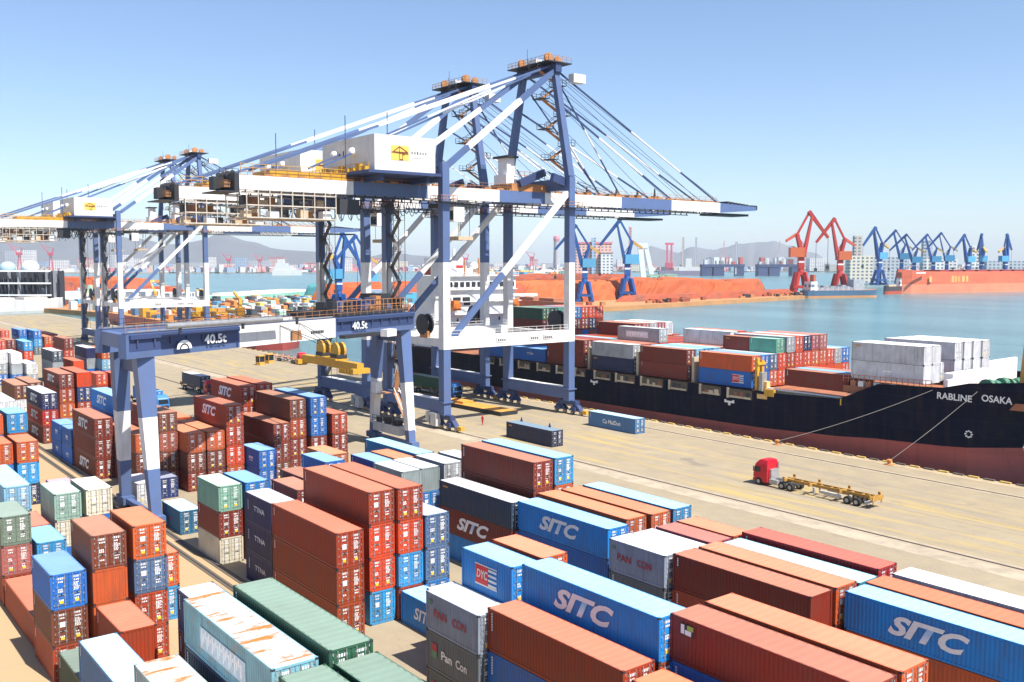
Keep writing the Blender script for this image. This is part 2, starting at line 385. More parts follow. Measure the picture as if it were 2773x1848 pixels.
# ------------------------------------------------------------------ containers
# colour name: (paint, words, how far weathering and painted-in sunlight pale the roof)
PAL = {
 'red': ('a03a1e', 'brick red', .34), 'red2': ('8a2c22', 'wine red', .36), 'red3': ('7e2612', 'rust red', .36), 'redor': ('c25224', 'orange red', .42),
 'redbright': ('b01a16', 'bright red', .3), 'redbrown': ('9a3c18', 'red brown', .3), 'crimson': ('a31420', 'crimson', .28), 'orangered': ('cc4420', 'vermilion', .3),
 'orange': ('c25626', 'burnt orange', .3), 'orange2': ('c25a2a', 'faded orange', .34), 'orange3': ('b8602c', 'tan orange', .4), 'brown': ('733a28', 'chocolate brown', .4),
 'brick': ('7a2a20', 'dull brick', .3), 'maroon': ('7c2a1c', 'maroon', .38), 'maroonpink': ('7c302a', 'pale roofed maroon', .42), 'pinkor': ('a8523c', 'dusty orange', .35),
 'pink': ('a8605a', 'dusty pink', .3), 'pinkred': ('a8504a', 'bleached red', .35), 'rose': ('a04650', 'rose red', .38), 'salmon': ('b2584c', 'salmon red', .3),
 'magenta': ('8c3470', 'magenta', .5), 'sitc': ('1486d4', 'royal blue', .62), 'sitcred': ('7a2419', 'russet', .3), 'blue': ('1669bc', 'medium blue', .42),
 'azure': ('1f78c0', 'azure', .42), 'azure2': ('1b68b8', 'clear blue', .42), 'azure3': ('1a62ac', 'matt blue', .42), 'sky': ('2f92cc', 'sky blue', .45),
 'blueice': ('1a50a8', 'cobalt blue', .5), 'cyan': ('2288bc', 'cyan blue', .62), 'cyanice': ('2c86bc', 'icy blue', .72), 'ice': ('74aac8', 'pale ice blue', .55),
 'indigo': ('1c2858', 'indigo', .85), 'navy': ('16264e', 'dark navy', .35), 'navydoor': ('1d3670', 'navy', .35), 'slate': ('2f4358', 'slate grey', .8),
 'slateblue': ('4c688c', 'slate blue', .5), 'steel': ('4478a8', 'steel blue', .85), 'tealblue': ('226488', 'teal blue', .9), 'grey': ('5a6468', 'mid grey', .4),
 'palegrey': ('9aa2a8', 'light grey', .6), 'pangrey': ('5a666e', 'lead grey', .4), 'pancon': ('8a98aa', 'bluish grey', .9), 'pale': ('8a9698', 'ash grey', .7),
 'palewhite': ('a8adb2', 'silver grey', .7), 'white': ('d6d8da', 'white', .8), 'whitelav': ('c8c8cc', 'off white', .1), 'whiteteal': ('3c94a8', 'white roofed teal', .95),
 'cream': ('d8cfb8', 'cream', .7), 'olive': ('6c8070', 'grey green', .4), 'palegreen': ('88a898', 'pale green', .6), 'palegreen2': ('7eae98', 'mint green', .75),
 'seagreen': ('26583f', 'sea green', .36), 'dkgreen': ('244438', 'dark green', .3), 'rusty': ('7cb0bc', 'rust streaked pale blue', .9), 'rustwhite': ('9cb4bc', 'rusty white', .9),
 'mint': ('58a48c', 'mint', .5), 'reefer': ('cfd1d6', 'grey white', .9),
}
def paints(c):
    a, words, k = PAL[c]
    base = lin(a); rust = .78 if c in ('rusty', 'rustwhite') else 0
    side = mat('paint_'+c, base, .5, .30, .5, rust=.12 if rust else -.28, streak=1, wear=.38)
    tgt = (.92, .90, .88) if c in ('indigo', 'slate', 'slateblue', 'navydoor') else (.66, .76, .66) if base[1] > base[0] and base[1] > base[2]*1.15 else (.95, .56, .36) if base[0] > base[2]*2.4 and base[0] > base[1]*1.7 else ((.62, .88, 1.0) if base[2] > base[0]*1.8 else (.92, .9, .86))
    top = mix(base, tgt, min(1, k*.85))  # roof lightened for fading and for the sun on it
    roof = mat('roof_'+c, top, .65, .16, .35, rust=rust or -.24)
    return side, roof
LEN = {20: 6.06, 40: 12.19, 45: 13.7}
W_ = 2.44; HN = 2.6
def body_mesh(Ln, back):
    mb = MB(); ps = .16
    for x0 in (0, W_-ps):
        for y0 in (0, Ln-ps): mb.box(x0, x0+ps, y0, y0+ps, 0, HN)
    for x0 in (.01, W_-.13):
        mb.box(x0, x0+.12, ps, Ln-ps, .0, .18); mb.box(x0, x0+.12, ps, Ln-ps, HN-.14, HN-.015)
    for y0 in (.01, Ln-.13):
        mb.box(ps, W_-ps, y0, y0+.12, 0, .18); mb.box(ps, W_-ps, y0, y0+.12, HN-.14, HN-.015)
    def corr(a, b_, fx, axis, sgn):
        """corrugated wall between a and b_ along an axis; out position fx, depth .05"""
        p = .28; n = max(1, round((b_-a)/p)); p = (b_-a)/n; pts = []
        for i in range(n):
            s0 = a+i*p
            for t, d in ((0, 1), (.30, 1), (.5, 0), (.80, 0)): pts.append((s0+p*t, fx+sgn*.032*d))
        pts.append((b_, fx+sgn*.032))
        vs = []
        for s0, o in pts:
            for z in (.18, HN-.14): vs.append((o, s0, z) if axis == 'y' else (s0, o, z))
        fs = []
        for i in range(len(pts)-1):
            q_ = (2*i, 2*i+2, 2*i+3, 2*i+1)
            fs.append(q_ if (axis == 'x') == (sgn > 0) else q_[::-1])
        mb.add(vs, fs)
    corr(ps, Ln-ps, .02, 'y', 1); corr(ps, Ln-ps, W_-.02, 'y', -1); corr(ps, W_-ps, Ln-.02, 'x', -1)
    if back: corr(ps, W_-ps, .02, 'x', 1)
    mb.box(.06, W_-.06, .06, Ln-.06, .06, .1)
    for x0 in (-.006, W_-.174):
        for y0 in (-.006, Ln-.174):
            for z0 in (-.0, HN-.125): mb.box(x0, x0+.18, y0, y0+.18, z0+.002, z0+.12, 1)
    return mb.mesh('body', [CBLUE, DARK])
def roof_mesh(Ln):
    mb = MB(); n = int(Ln/.62); a = .16; p = (Ln-2*a)/n; xs = (.06, .2, W_-.2, W_-.06); vs = []; rows = 0
    for i in range(n):
        for t, d in ((0, 0), (.35, 0), (.5, 1), (.85, 1)):
            y = a+p*(i+t)
            for j, x in enumerate(xs): vs.append((x, y, HN-.012-(.010*d if j in (1, 2) else 0)))
            rows += 1
    for j, x in enumerate(xs): vs.append((x, Ln-a, HN-.012))
    rows += 1; fs = []
    for r_ in range(rows-1):
        for j in range(3): b_ = r_*4+j; fs.append((b_, b_+1, b_+5, b_+4))
    mb.add(vs, fs)
    for y0 in (.03, Ln-.16): mb.box(.17, W_-.17, y0, y0+.13, HN-.05, HN-.008)
    return mb.mesh('roof', [CBLUE])
def door_mesh(side, var):
    rnd = random.Random(var*2+side); mb = MB(); x0 = .17+side*1.05; x1 = x0+1.045
    mb.box(x0+.01, x1-.01, .04, .08, .2, HN-.16)
    for i in range(5):
        z = .28+i*.42; mb.box(x0+.06, x1-.06, .018, .04, z, z+.27)
    for t in (.28, .74):
        x = x0+1.045*t; mb.tube((x, -.012, .1), (x, -.012, HN-.1), .022, 1, 5)
        for z in (.3, .95, 1.6, 2.2): mb.box(x-.06, x+.06, -.008, .03, z, z+.09, 1)
        mb.box(x-.02, x+.28*(1 if t < .5 else -1)+.02, -.03, -.015, 1.05, 1.1, 1) if t < .5 else mb.box(x-.28, x+.02, -.03, -.015, 1.05, 1.1, 1)
    xh = x0+.01 if side == 0 else x1-.07
    for z in (.3, .85, 1.4, 1.95, 2.3): mb.box(xh, xh+.06, -.005, .03, z, z+.12, 1)
    # stencilled number blocks, weight table, yellow height label
    def blk(xa, za, ww, hh, rows, mt, fill=.8):
        for r_ in range(rows):
            zz = za-r_*hh/rows; x = xa
            while x < xa+ww*rnd.uniform(.7, 1):
                l = rnd.uniform(.05, .13); mb.box(x, min(x+l*fill, x1-.05), .004, .016, zz-hh/rows*.72, zz, mt); x += l+.03
    blk(x0+.34, 2.32, .46, .2, 1, 2); blk(x0+.36, 2.06, .40, .15, 1, 2); blk(x0+.36, .72, .36, .14, 1, 2)
    if side == 1: blk(x0+.34, 1.85, .38, .62, 6, 2); blk(x0+.36, .9, .3, .1, 1, 2)
    else:
        if var % 3 == 0: mb.box(x0+.36, x0+.72, .004, .016, 1.35, 1.72, 2)
        else: blk(x0+.34, 1.5, .36, .3, 2, 2)
    if var % 2: mb.box(x0+.4, x0+.66, .002, .017, .42, .62, 3)
    return mb.mesh('door', [CBLUE, STEEL, LETTER, YELL])
_cm = {}
def cm(key, fn, *a):
    if key not in _cm: _cm[key] = fn(*a)
    return _cm[key]
def paint(o, m_):
    o.material_slots[0].link = 'OBJECT'; o.material_slots[0].material = m_
def put(me, name, m_, parent, loc=(0,0,0)):
    o = bpy.data.objects.new(name, me); COL.objects.link(o); o.parent = parent; o.location = loc
    if m_: paint(o, m_)
    return o
def marks(t, root, Ln, H):
    zc = HN/2
    if t == 'SITC':
        if Ln < 7: lettering('SITC', 1.35, LETTER, (-.012, Ln*.42, zc), root, shear=.28, bold=.035, wid=3.2)
        else: lettering('SITC', 1.7, LETTER, (-.012, Ln*.54, zc), root, shear=.36, bold=.075, wid=5.4)
    elif t in ('PANCON', 'PANCON2'):
        for s_, y0, w2 in (('PAN', 4.35, 1.55), ('CON', 2.15, 1.55)): lettering(s_, .78, REDL, (-.012, y0, zc), root, bold=.02, wid=w2)
        mb = MB(); mb.box(-.014, -.004, Ln-.75, Ln-.35, 1.85, 2.15); mb.build('decal', mat('green_decal', (.12, .3, .18), .6, .3, 4), root)
    elif t == 'PanCon':
        for s_, y0, w2 in (('Pan', 3.6, 1.25), ('Con', 1.9, 1.25)): lettering(s_, .8, LETTER, (-.012, y0, zc), root, bold=.02, wid=w2)
        mb = MB(); mb.box(-.014, -.004, 4.75, 5.4, 1.35, 1.9, 0); mb.box(-.014, -.004, 4.75, 5.4, .9, 1.35, 1); mb.build('emblem', [REDL, mat('green_decal', (.12, .3, .18), .6, .3, 4)], root)
    elif t == 'emblem':
        mb = MB(); mb.box(-.014, -.004, 2.75, 4.3, .75, 1.95, 0)
        for i in range(4): mb.box(-.016, -.004, 1.75, 2.75, .78+i*.31, .93+i*.31, 1)
        mb.box(-.016, -.004, 1.7, 4.35, .66, .75, 1); mb.box(-.016, -.004, 1.7, 4.35, 1.95, 2.02, 1); mb.build('emblem', [mat('flag_red', (.7, .03, .04), .5, .1, 3), LETTER], root)
        lettering('DYC', .75, LETTER, (-.02, 3.52, 1.35), root, bold=.015, shear=.2, wid=1.35)
    elif t == 'TTNA':
        lettering('TTNA', .62, LETTER, (-.012, Ln*.45, 1.45), root, bold=.01, wid=2.4)
        mb = MB()
        for y0, z0, n_ in ((5.2, 1.9, 6),):
            for i in range(n_): mb.box(-.012, -.004, y0-i*.16*(1 if n_ == 9 else 0), y0-i*.16*(1 if n_ == 9 else 0)+.1, z0-i*.15*(0 if n_ == 9 else 1), z0-i*.15*(0 if n_ == 9 else 1)+.1)
        mb.build('stencil', LETTER, root)
    elif t == 'pic':
        mb = MB(); mb.box(-.014, -.004, Ln-1.75, Ln-.75, 1.65, 2.3, 0); mb.box(-.018, -.013, Ln-1.7, Ln-1.25, 2.0, 2.26, 1); mb.box(-.018, -.013, Ln-1.55, Ln-1.1, 1.7, 1.98, 2); mb.box(-.018, -.013, Ln-1.05, Ln-.8, 1.72, 2.24, 2)
        mb.build('decal', [BLACKL, mat('lime_decal', (.35, .5, .08), .6, .2, 4), LETTER], root)
    elif t in ('small', 'logo', 'dot', 'dotred', 'line'):
        mb = MB(); c = 1 if t == 'dotred' else 0
        if t == 'line':
            for i in range(22): mb.box(-.012, -.004, 9.2-i*.26, 9.38-i*.26, .85+.25*(i % 3), 1.75-.2*(i % 2), 0)
            mb.box(-.01, -.003, 3.2, 9.6, .68, 1.85, 2)
        elif t == 'dotred': mb.lathe((-.004, Ln*.5, 1.2), [(.0, -.012), (.26, -.01), (.26, 0)], 10, 1, 'x')
        elif t == 'logo': mb.box(-.012, -.004, Ln-1.6, Ln-.7, 2.0, 2.2, 3)
        else:
            for i in range(4): mb.box(-.012, -.004, Ln*.52-i*.36, Ln*.52-i*.36+.26, 1.1+.1*(i % 2), 1.5, 0)
            mb.box(-.012, -.004, Ln*.52-1.0, Ln*.52+.2, .9, .98, 0)
        mb.build('logo', [LETTER, REDL, mat('pale_blue_panel', (.55, .68, .74), .6, .3, 2), mat('orange_logo', (.6, .28, .05), .6, .2, 3)], root)
    # the vertical number stencil near the far corner
def stencil(root, Ln, rnd):
    mb = MB(); y = Ln-.55
    for i in range(rnd.randint(4, 7)): mb.box(-.008, -.002, y, y+.12, 2.25-i*.16, 2.36-i*.16)
    return mb.build('stencil', [LETTER, YELL], root)
ORD = ['first', 'second', 'third', 'fourth', 'fifth', 'sixth', 'seventh', 'eighth', 'ninth', 'tenth', 'eleventh', 'twelfth', 'thirteenth']
def tier_word(i, n):
    if n == 1: return 'standing alone on the ground'
    if i == n-1: return 'on top of the stack'
    if i == 0: return 'at the foot of the stack'
    return {1: 'second', 2: 'third', 3: 'fourth'}[i]+' from the ground'
NB = [0]
def container(loc, Ln_, H, spec, label, group, cat='shipping container', parts=True):
    c, _, t = spec.partition(':'); Ln = LEN[Ln_]; NB[0] += 1; rnd = random.Random(NB[0]*13)
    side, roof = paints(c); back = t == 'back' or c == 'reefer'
    root = thing('shipping_container', label, cat, loc, 0, group); root.scale = (1, 1, H/HN*.985)
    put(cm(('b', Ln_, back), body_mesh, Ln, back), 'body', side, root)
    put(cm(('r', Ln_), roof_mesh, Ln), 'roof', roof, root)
    if not back:
        v = rnd.randint(0, 7)
        for s_ in (0, 1): put(cm(('d', s_, v), door_mesh, s_, v), 'door', side, root)
    if t and t != 'back': marks(t, root, Ln, H)
    elif parts: stencil(root, Ln, rnd)
    return root
def plain_boxes(items, name, label, cat):
    """the many containers that are hidden behind others: one object"""
    mb = MB(); ms = []; idx = {}
    for x, y, z, Ln_, H, c in items:
        side, roof = paints(c)
        if c not in idx: idx[c] = len(ms); ms += [side]
        mb.box(x, x+W_, y, y+LEN[Ln_], z, z+H*.985, idx[c])
    o = mb.build(name, ms); tag(o, label, cat, kind='stuff')
ROWN = {'w0': 'green roofed bottom row', 'w1': 'front row of left block', 'w2': 'second row of left block', 'w3': 'third row of left block', 'w4': 'left edge of the yard', 'w4b': 'fourth row of left block', 'w5': 'fifth row of left block', 'w6': 'sixth row of left block', 'w6b': 'seventh row of left block', 'w7': 'eighth row of left block', 'e1': 'bottom right front row', 'e1b': 'bottom centre of the photo', 'e2': 'second row at bottom right', 'e2b': 'grey stack at bottom centre', 'e3': 'short row behind bottom right', 'e3b': 'low pair behind grey stack', 'e4': 'row beside the quay rails', 'e5': 'row right of centre', 'e5a': 'four high red centre row', 'e6': 'row behind centre red stacks', 'e6b': 'mint green topped row', 'e6c': 'row by right gantry foot', 'e7': 'low row by left gantry leg', 'e8': 'shaded row under gantry beam', 'e9': 'row behind gantry legs', 'e10': 'blue row left of gantry', 'e11': 'tall row left behind gantry', 'e12': 'brown row at far left', 'e13': 'pale row at far left', 'e14': 'farthest row at left'}
STACKS = [
 ('e1', 35.51, 22.87, 40, 8.0, 0, 6, 'slate sky orange'),
 ('e1', 39.03, 23.42, 40, 10.7, 1, 6, 'red red blue red2:pic'),
 ('e1', 41.97, 23.45, 40, 10.7, 2, 6, 'red orange blue redor'),
 ('e1', 56.83, 23.85, 40, 8.0, 3, 6, 'blue orange:back sitc:SITC'),
 ('e1', 59.6, 24.05, 40, 8.0, 4, 6, 'blue red orange'),
 ('e1', 62.79, 23.89, 40, 8.0, 5, 6, 'red blue white'),
 ('w1', 15.09, 41.28, 40, 8.0, 0, 3, 'grey grey rustwhite'),
 ('w1', 18.12, 41.83, 40, 10.9, 1, 3, 'blue grey navy rusty:line'),
 ('w1', 20.85, 41.24, 40, 11.3, 2, 3, 'maroon grey dkgreen seagreen'),
 ('w0', 18.24, 29.15, 40, 10.7, 0, 2, 'red blue dkgreen seagreen'),
 ('w0', 21.0, 28.9, 40, 10.7, 1, 2, 'maroon blue dkgreen seagreen'),
 ('w2', 15.1, 53.6, 40, 5.4, 0, 4, 'navy steel'),
 ('w2', 15.15, 65.89, 20, 2.6, 1, 4, 'dkgreen'),
 ('w2', 17.79, 65.91, 20, 5.3, 2, 4, 'red red:back'),
 ('w2', 20.62, 56.63, 20, 8.6, 3, 4, 'brown brown indigo'),
 ('w3', 14.97, 72.69, 20, 8.0, 0, 4, 'red brown blue'),
 ('w3', 17.78, 72.48, 20, 10.4, 1, 4, 'red orange orange:back brown'),
 ('w3', 20.74, 72.61, 20, 10.6, 2, 4, 'red red slateblue orange'),
 ('w3', 24.15, 80.1, 20, 5.8, 3, 4, 'sky orange'),
 ('w4', 15.23, 79.62, 40, 2.6, 0, 1, 'red'),
 ('w4b', 15.2, 92.27, 20, 8.0, 0, 3, 'red pink olive'),
 ('w4b', 17.96, 91.8, 20, 5.3, 1, 3, 'blue sky'),
 ('w4b', 18.0, 98.2, 20, 5.3, 2, 3, 'red salmon'),
 ('w5', 17.68, 104.6, 40, 8.0, 0, 4, 'blue olive ice'),
 ('w5', 20.91, 98.38, 20, 8.0, 1, 4, 'blue cream palegreen'),
 ('w5', 23.82, 98.48, 20, 8.0, 2, 4, 'red blue cream'),
 ('w5', 24.38, 112.5, 20, 5.3, 3, 4, 'blue magenta'),
 ('w6', 20.68, 129.79, 20, 8.1, 0, 2, 'blue azure orange'),
 ('w6', 23.56, 129.74, 20, 8.1, 1, 2, 'navy sky orange'),
 ('w6b', 21.02, 137.27, 20, 10.6, 0, 2, 'red red blue orange'),
 ('w6b', 24.03, 137.93, 20, 10.6, 1, 2, 'red blue orange sky'),
 ('w7', 26.0, 166.0, 40, 8.0, 0, 2, 'blue grey white'),
 ('w7', 28.8, 171.0, 40, 8.0, 1, 2, 'blue palegrey white'),
 ('e1b', 35.12, 35.35, 40, 8.45, 0, 1, 'red blue red'),
 ('e2', 38.13, 35.6, 40, 10.6, 0, 5, 'red blue red sitc:SITC'),
 ('e2', 53.47, 36.41, 40, 8.2, 1, 5, 'maroon red red3:back'),
 ('e2', 56.36, 36.41, 40, 8.2, 2, 5, 'blue maroon redor'),
 ('e2', 58.97, 36.36, 40, 8.0, 3, 5, 'red blue whiteteal'),
 ('e2', 62.0, 36.7, 40, 8.3, 4, 5, 'blue red crimson'),
 ('e2b', 34.44, 47.6, 20, 8.0, 0, 1, 'grey:PanCon pangrey:PanCon pancon:PANCON'),
 ('e3', 39.98, 51.27, 20, 9.1, 0, 6, 'blue navy sitc:emblem'),
 ('e3', 43.4, 52.08, 20, 8.9, 1, 6, 'red blue redor'),
 ('e3', 52.91, 48.94, 20, 8.0, 2, 6, 'grey pangrey pancon:PANCON2'),
 ('e3', 55.38, 48.85, 20, 8.0, 3, 6, 'red blue white'),
 ('e3', 58.39, 48.97, 20, 8.0, 4, 6, 'red blue rose'),
 ('e3', 61.16, 49.13, 20, 8.0, 5, 6, 'blue red redor'),
 ('e3b', 37.45, 52.2, 20, 6.3, 0, 2, 'orange cream'),
 ('e3b', 40.95, 61.64, 20, 2.7, 1, 2, 'sitc:SITC'),
 ('e4', 54.58, 56.9, 40, 8.0, 0, 4, 'maroon blue:small sitc:SITC'),
 ('e4', 58.0, 58.15, 40, 8.0, 1, 4, 'maroon red orange2'),
 ('e4', 60.9, 57.97, 40, 8.0, 2, 4, 'blue red orange2'),
 ('e4', 63.8, 58.03, 40, 8.0, 3, 4, 'blue red cyanice'),
 ('e5', 54.13, 69.45, 40, 7.8, 0, 3, 'sitc:dot sitcred:SITC slate:logo'),
 ('e5', 57.63, 70.47, 40, 11.0, 1, 3, 'blue maroon maroon maroon'),
 ('e5', 60.31, 70.44, 40, 11.1, 2, 3, 'blue red orange2 cyan'),
 ('e5a', 34.59, 66.89, 40, 8.9, 0, 4, 'redbrown redbrown red'),
 ('e5a', 38.37, 68.37, 40, 11.35, 1, 4, 'sky orangered orangered red'),
 ('e5a', 40.88, 67.9, 40, 11.4, 2, 4, 'red sky orangered red'),
 ('e5a', 43.47, 67.72, 20, 8.7, 3, 4, 'azure slateblue slateblue'),
 ('e6', 35.12, 80.45, 20, 8.5, 0, 6, 'indigo:TTNA indigo:TTNA indigo:TTNA'),
 ('e6', 40.13, 85.66, 20, 8.0, 1, 6, 'maroon red maroonpink'),
 ('e6', 52.51, 86.43, 20, 8.0, 2, 6, 'blue grey pale:back'),
 ('e6', 55.06, 86.62, 20, 8.0, 3, 6, 'blue azure pale:back'),
 ('e6', 58.48, 87.21, 20, 8.0, 4, 6, 'red grey palewhite'),
 ('e6', 61.67, 87.15, 20, 8.0, 5, 6, 'red blue palewhite'),
 ('e6b', 34.61, 91.9, 20, 8.0, 0, 3, 'cream brick palegreen2'),
 ('e6b', 37.39, 91.82, 20, 8.0, 1, 3, 'maroon red azure'),
 ('e6b', 42.95, 89.79, 20, 8.0, 2, 3, 'maroon red maroonpink'),
 ('e6c', 48.41, 96.02, 20, 8.0, 0, 5, 'blue red azure2'),
 ('e6c', 50.7, 99.4, 20, 8.0, 1, 5, 'blue red orange3'),
 ('e6c', 53.3, 93.09, 20, 7.8, 2, 5, 'blue red blueice'),
 ('e6c', 56.1, 93.4, 20, 7.8, 3, 5, 'blue red orange2'),
 ('e6c', 58.9, 93.6, 40, 8.0, 4, 5, 'blue red cyan'),
 ('e7', 35.06, 104.85, 20, 2.7, 0, 5, 'tealblue:dotred'),
 ('e7', 35.41, 121.65, 20, 2.7, 1, 5, 'whitelav'),
 ('e7', 38.49, 122.74, 20, 2.7, 2, 5, 'navydoor'),
 ('e7', 44.0, 114.5, 20, 2.7, 3, 5, 'pinkred'),
 ('e7', 46.9, 114.5, 20, 2.7, 4, 5, 'pinkred'),
 ('e8', 40.15, 127.35, 40, 10.4, 0, 9, 'maroon brown pinkor brown'),
 ('e8', 42.75, 124.23, 40, 7.8, 1, 9, 'maroon brown orange2'),
 ('e8', 45.4, 124.25, 40, 7.8, 2, 9, 'maroon brown orange2'),
 ('e8', 48.0, 124.05, 40, 11.1, 3, 9, 'orange orangered red red:SITC'),
 ('e8', 50.7, 119.65, 20, 5.3, 4, 9, 'blue blue:small'),
 ('e8', 54.27, 122.95, 40, 8.1, 5, 9, 'brown maroon maroon'),
 ('e8', 57.18, 123.9, 40, 11.1, 6, 9, 'maroon maroon redbrown brown'),
 ('e8', 59.96, 123.08, 40, 11.3, 7, 9, 'maroon maroon azure3 azure3'),
 ('e8', 62.96, 122.5, 40, 8.7, 8, 9, 'blue maroon red'),
 ('e9', 35.14, 139.32, 40, 8.6, 0, 6, 'maroon:SITC maroon maroon:SITC'),
 ('e9', 37.65, 129.2, 40, 7.5, 1, 6, 'maroon brown orange2'),
 ('e9', 43.2, 138.5, 40, 7.8, 2, 6, 'red orange2'),
 ('e9', 46.0, 138.5, 40, 7.8, 3, 6, 'red orange2'),
 ('e9', 55.16, 136.44, 40, 11.9, 4, 6, 'maroon red red red:SITC'),
 ('e9', 58.23, 137.59, 40, 11.9, 5, 6, 'maroon red red orangered'),
 ('e10', 34.9, 151.6, 20, 5.3, 0, 3, 'blue:small blue:small'),
 ('e10', 34.9, 158.11, 20, 5.3, 1, 3, 'blue:small blue:small'),
 ('e10', 39.61, 146.29, 40, 10.6, 2, 3, 'red red blue sitc:SITC'),
 ('e11', 35.46, 172.84, 40, 8.5, 0, 4, 'maroon:SITC redbright:SITC indigo:SITC'),
 ('e11', 40.2, 181.75, 40, 10.6, 1, 4, 'palegrey orange2 red maroon:SITC'),
 ('e11', 43.23, 182.12, 40, 10.6, 2, 4, 'maroon red navydoor orangered:back'),
 ('e11', 46.3, 180.0, 40, 5.3, 3, 4, 'palegrey white'),
 ('e12', 34.81, 191.72, 40, 8.0, 0, 2, 'maroon white brown'),
 ('e12', 37.7, 194.4, 40, 8.0, 1, 2, 'maroon white brown'),
 ('e13', 44.21, 263.49, 40, 8.0, 0, 9, 'blue palegrey white'),
 ('e13', 46.97, 260.88, 40, 8.0, 1, 9, 'blue palegrey:back white:back'),
 ('e13', 50.05, 259.38, 40, 5.3, 2, 9, 'palegrey white'),
 ('e13', 55.58, 257.24, 40, 8.3, 3, 9, 'navy palegrey:back slate:logo'),
 ('e13', 57.37, 224.63, 20, 5.5, 4, 9, 'red orangered'),
 ('e13', 60.38, 224.03, 20, 5.5, 5, 9, 'red orangered'),
 ('e13', 60.46, 257.45, 40, 5.5, 6, 9, 'red orangered:back'),
 ('e13', 64.92, 262.69, 40, 8.2, 7, 9, 'blue palegrey:back indigo:back'),
 ('e13', 67.36, 257.58, 40, 8.2, 8, 9, 'blue ice orange'),
 ('e14', 51.28, 304.69, 40, 8.0, 0, 8, 'blue orangered orangered'),
 ('e14', 54.1, 306.18, 40, 8.0, 1, 8, 'blue maroon maroon'),
 ('e14', 56.76, 297.0, 40, 8.0, 2, 8, 'blue orangered sky:small'),
 ('e14', 60.44, 350.54, 40, 8.0, 3, 8, 'blue red orangered'),
 ('e14', 64.08, 282.31, 40, 9.5, 4, 8, 'orange2 orangered maroon'),
 ('e14', 66.06, 352.31, 40, 8.0, 5, 8, 'grey sky blue:small'),
 ('e14', 68.86, 343.78, 40, 8.0, 6, 8, 'grey sky blue:small'),
 ('e14', 73.77, 351.88, 40, 5.3, 7, 8, 'orangered orange2'),
]
HIDDEN = [(0,0),(0,1),(1,0),(1,1),(2,0),(2,1),(2,2),(3,0),(4,0),(4,1),(5,0),(5,1),(6,0),(6,1),(7,0),(7,1),(8,0),(8,1),(8,2),(9,0),(9,1),(9,2),(10,0),(10,1),(10,2),(11,0),(13,0),(14,0),(16,0),(21,0),(22,0),(23,0),(23,1),(24,0),(25,0),(25,1),(26,0),(27,0),(27,1),(29,0),(29,1),(29,2),(30,0),(30,1),(31,0),(31,1),(31,2),(32,0),(32,1),(33,0),(34,0),(34,1),(35,0),(36,0),(36,1),(37,0),(37,1),(38,0),(38,1),(40,0),(40,1),(41,0),(41,1),(42,0),(43,0),(43,1),(44,0),(44,1),(45,0),(45,1),(46,0),(48,0),(49,0),(49,1),(50,0),(50,1),(51,0),(51,1),(53,0),(53,1),(54,0),(54,1),(60,0),(60,1),(61,0),(61,1),(62,0),(63,0),(63,1),(64,0),(64,1),(67,0),(67,1),(68,0),(68,1),(69,0),(69,1),(70,0),(70,1),(71,0),(71,1),(72,0),(72,1),(76,0),(77,0),(85,0),(86,0),(89,0),(89,1),(90,0),(91,0),(91,1),(92,0),(92,1),(92,2),(95,0),(95,1),(97,0),(98,0),(99,0),(99,1),(100,0),(101,0),(101,1),(105,0),(106,0),(107,0),(108,0),(109,0),(110,0),(111,0),(111,1),(112,0),(112,1),(113,0),(114,0),(114,1),(115,0),(116,0),(116,1),(118,0)]
HIDDEN_SHIP = [('A',1,0),('A',4,0),('A',5,0),('A',6,0),('A',7,0),('A',8,0),('A',9,0),('A',10,0),('B',1,0),('B',2,0),('B',3,0),('B',4,0),('B',5,0),('B',5,1),('B',6,0),('B',6,1),('B',7,0),('B',7,1),('B',8,0),('B',8,1),('B',9,0),('B',9,1),('B',10,0),('B',10,1),('B',11,0),('B',11,1),('C',1,0),('C',2,0),('C',3,0),('C',3,1),('C',4,0),('C',4,1),('C',5,0),('C',5,1),('C',6,0),('C',6,1),('C',7,0),('C',7,1),('C',8,0),('C',8,1),('C',9,0),('C',9,1),('C',10,0),('C',10,1),('C',11,0),('C',11,1),('D',1,0),('D',1,1),('D',2,0),('D',2,1),('D',3,0),('D',4,0),('D',4,1),('D',5,0),('D',5,1),('D',6,0),('D',6,1),('D',7,0),('D',7,1),('D',8,0),('D',8,1),('D',9,0),('D',9,1),('D',10,0),('D',10,1),('D',11,0),('D',11,1),('E',1,0),('E',2,0),('E',3,0),('E',4,0),('E',5,0),('E',6,0),('E',7,0),('E',8,0),('E',9,0),('E',10,0),('E',11,0),('F',1,0),('F',2,0),('F',3,0),('F',4,0),('F',4,1),('F',5,0),('F',5,1),('F',5,2),('F',6,0),('F',6,1),('F',6,2),('F',6,3),('F',7,0),('F',7,1),('F',7,2),('F',7,3),('F',8,0),('F',8,1),('F',9,0),('F',9,1),('F',10,0),('F',10,1),('F',11,0),('F',11,1),('F',11,2)]
HIDE = set(HIDDEN)
hid = []
GRP = 'containers stacked in the yard'
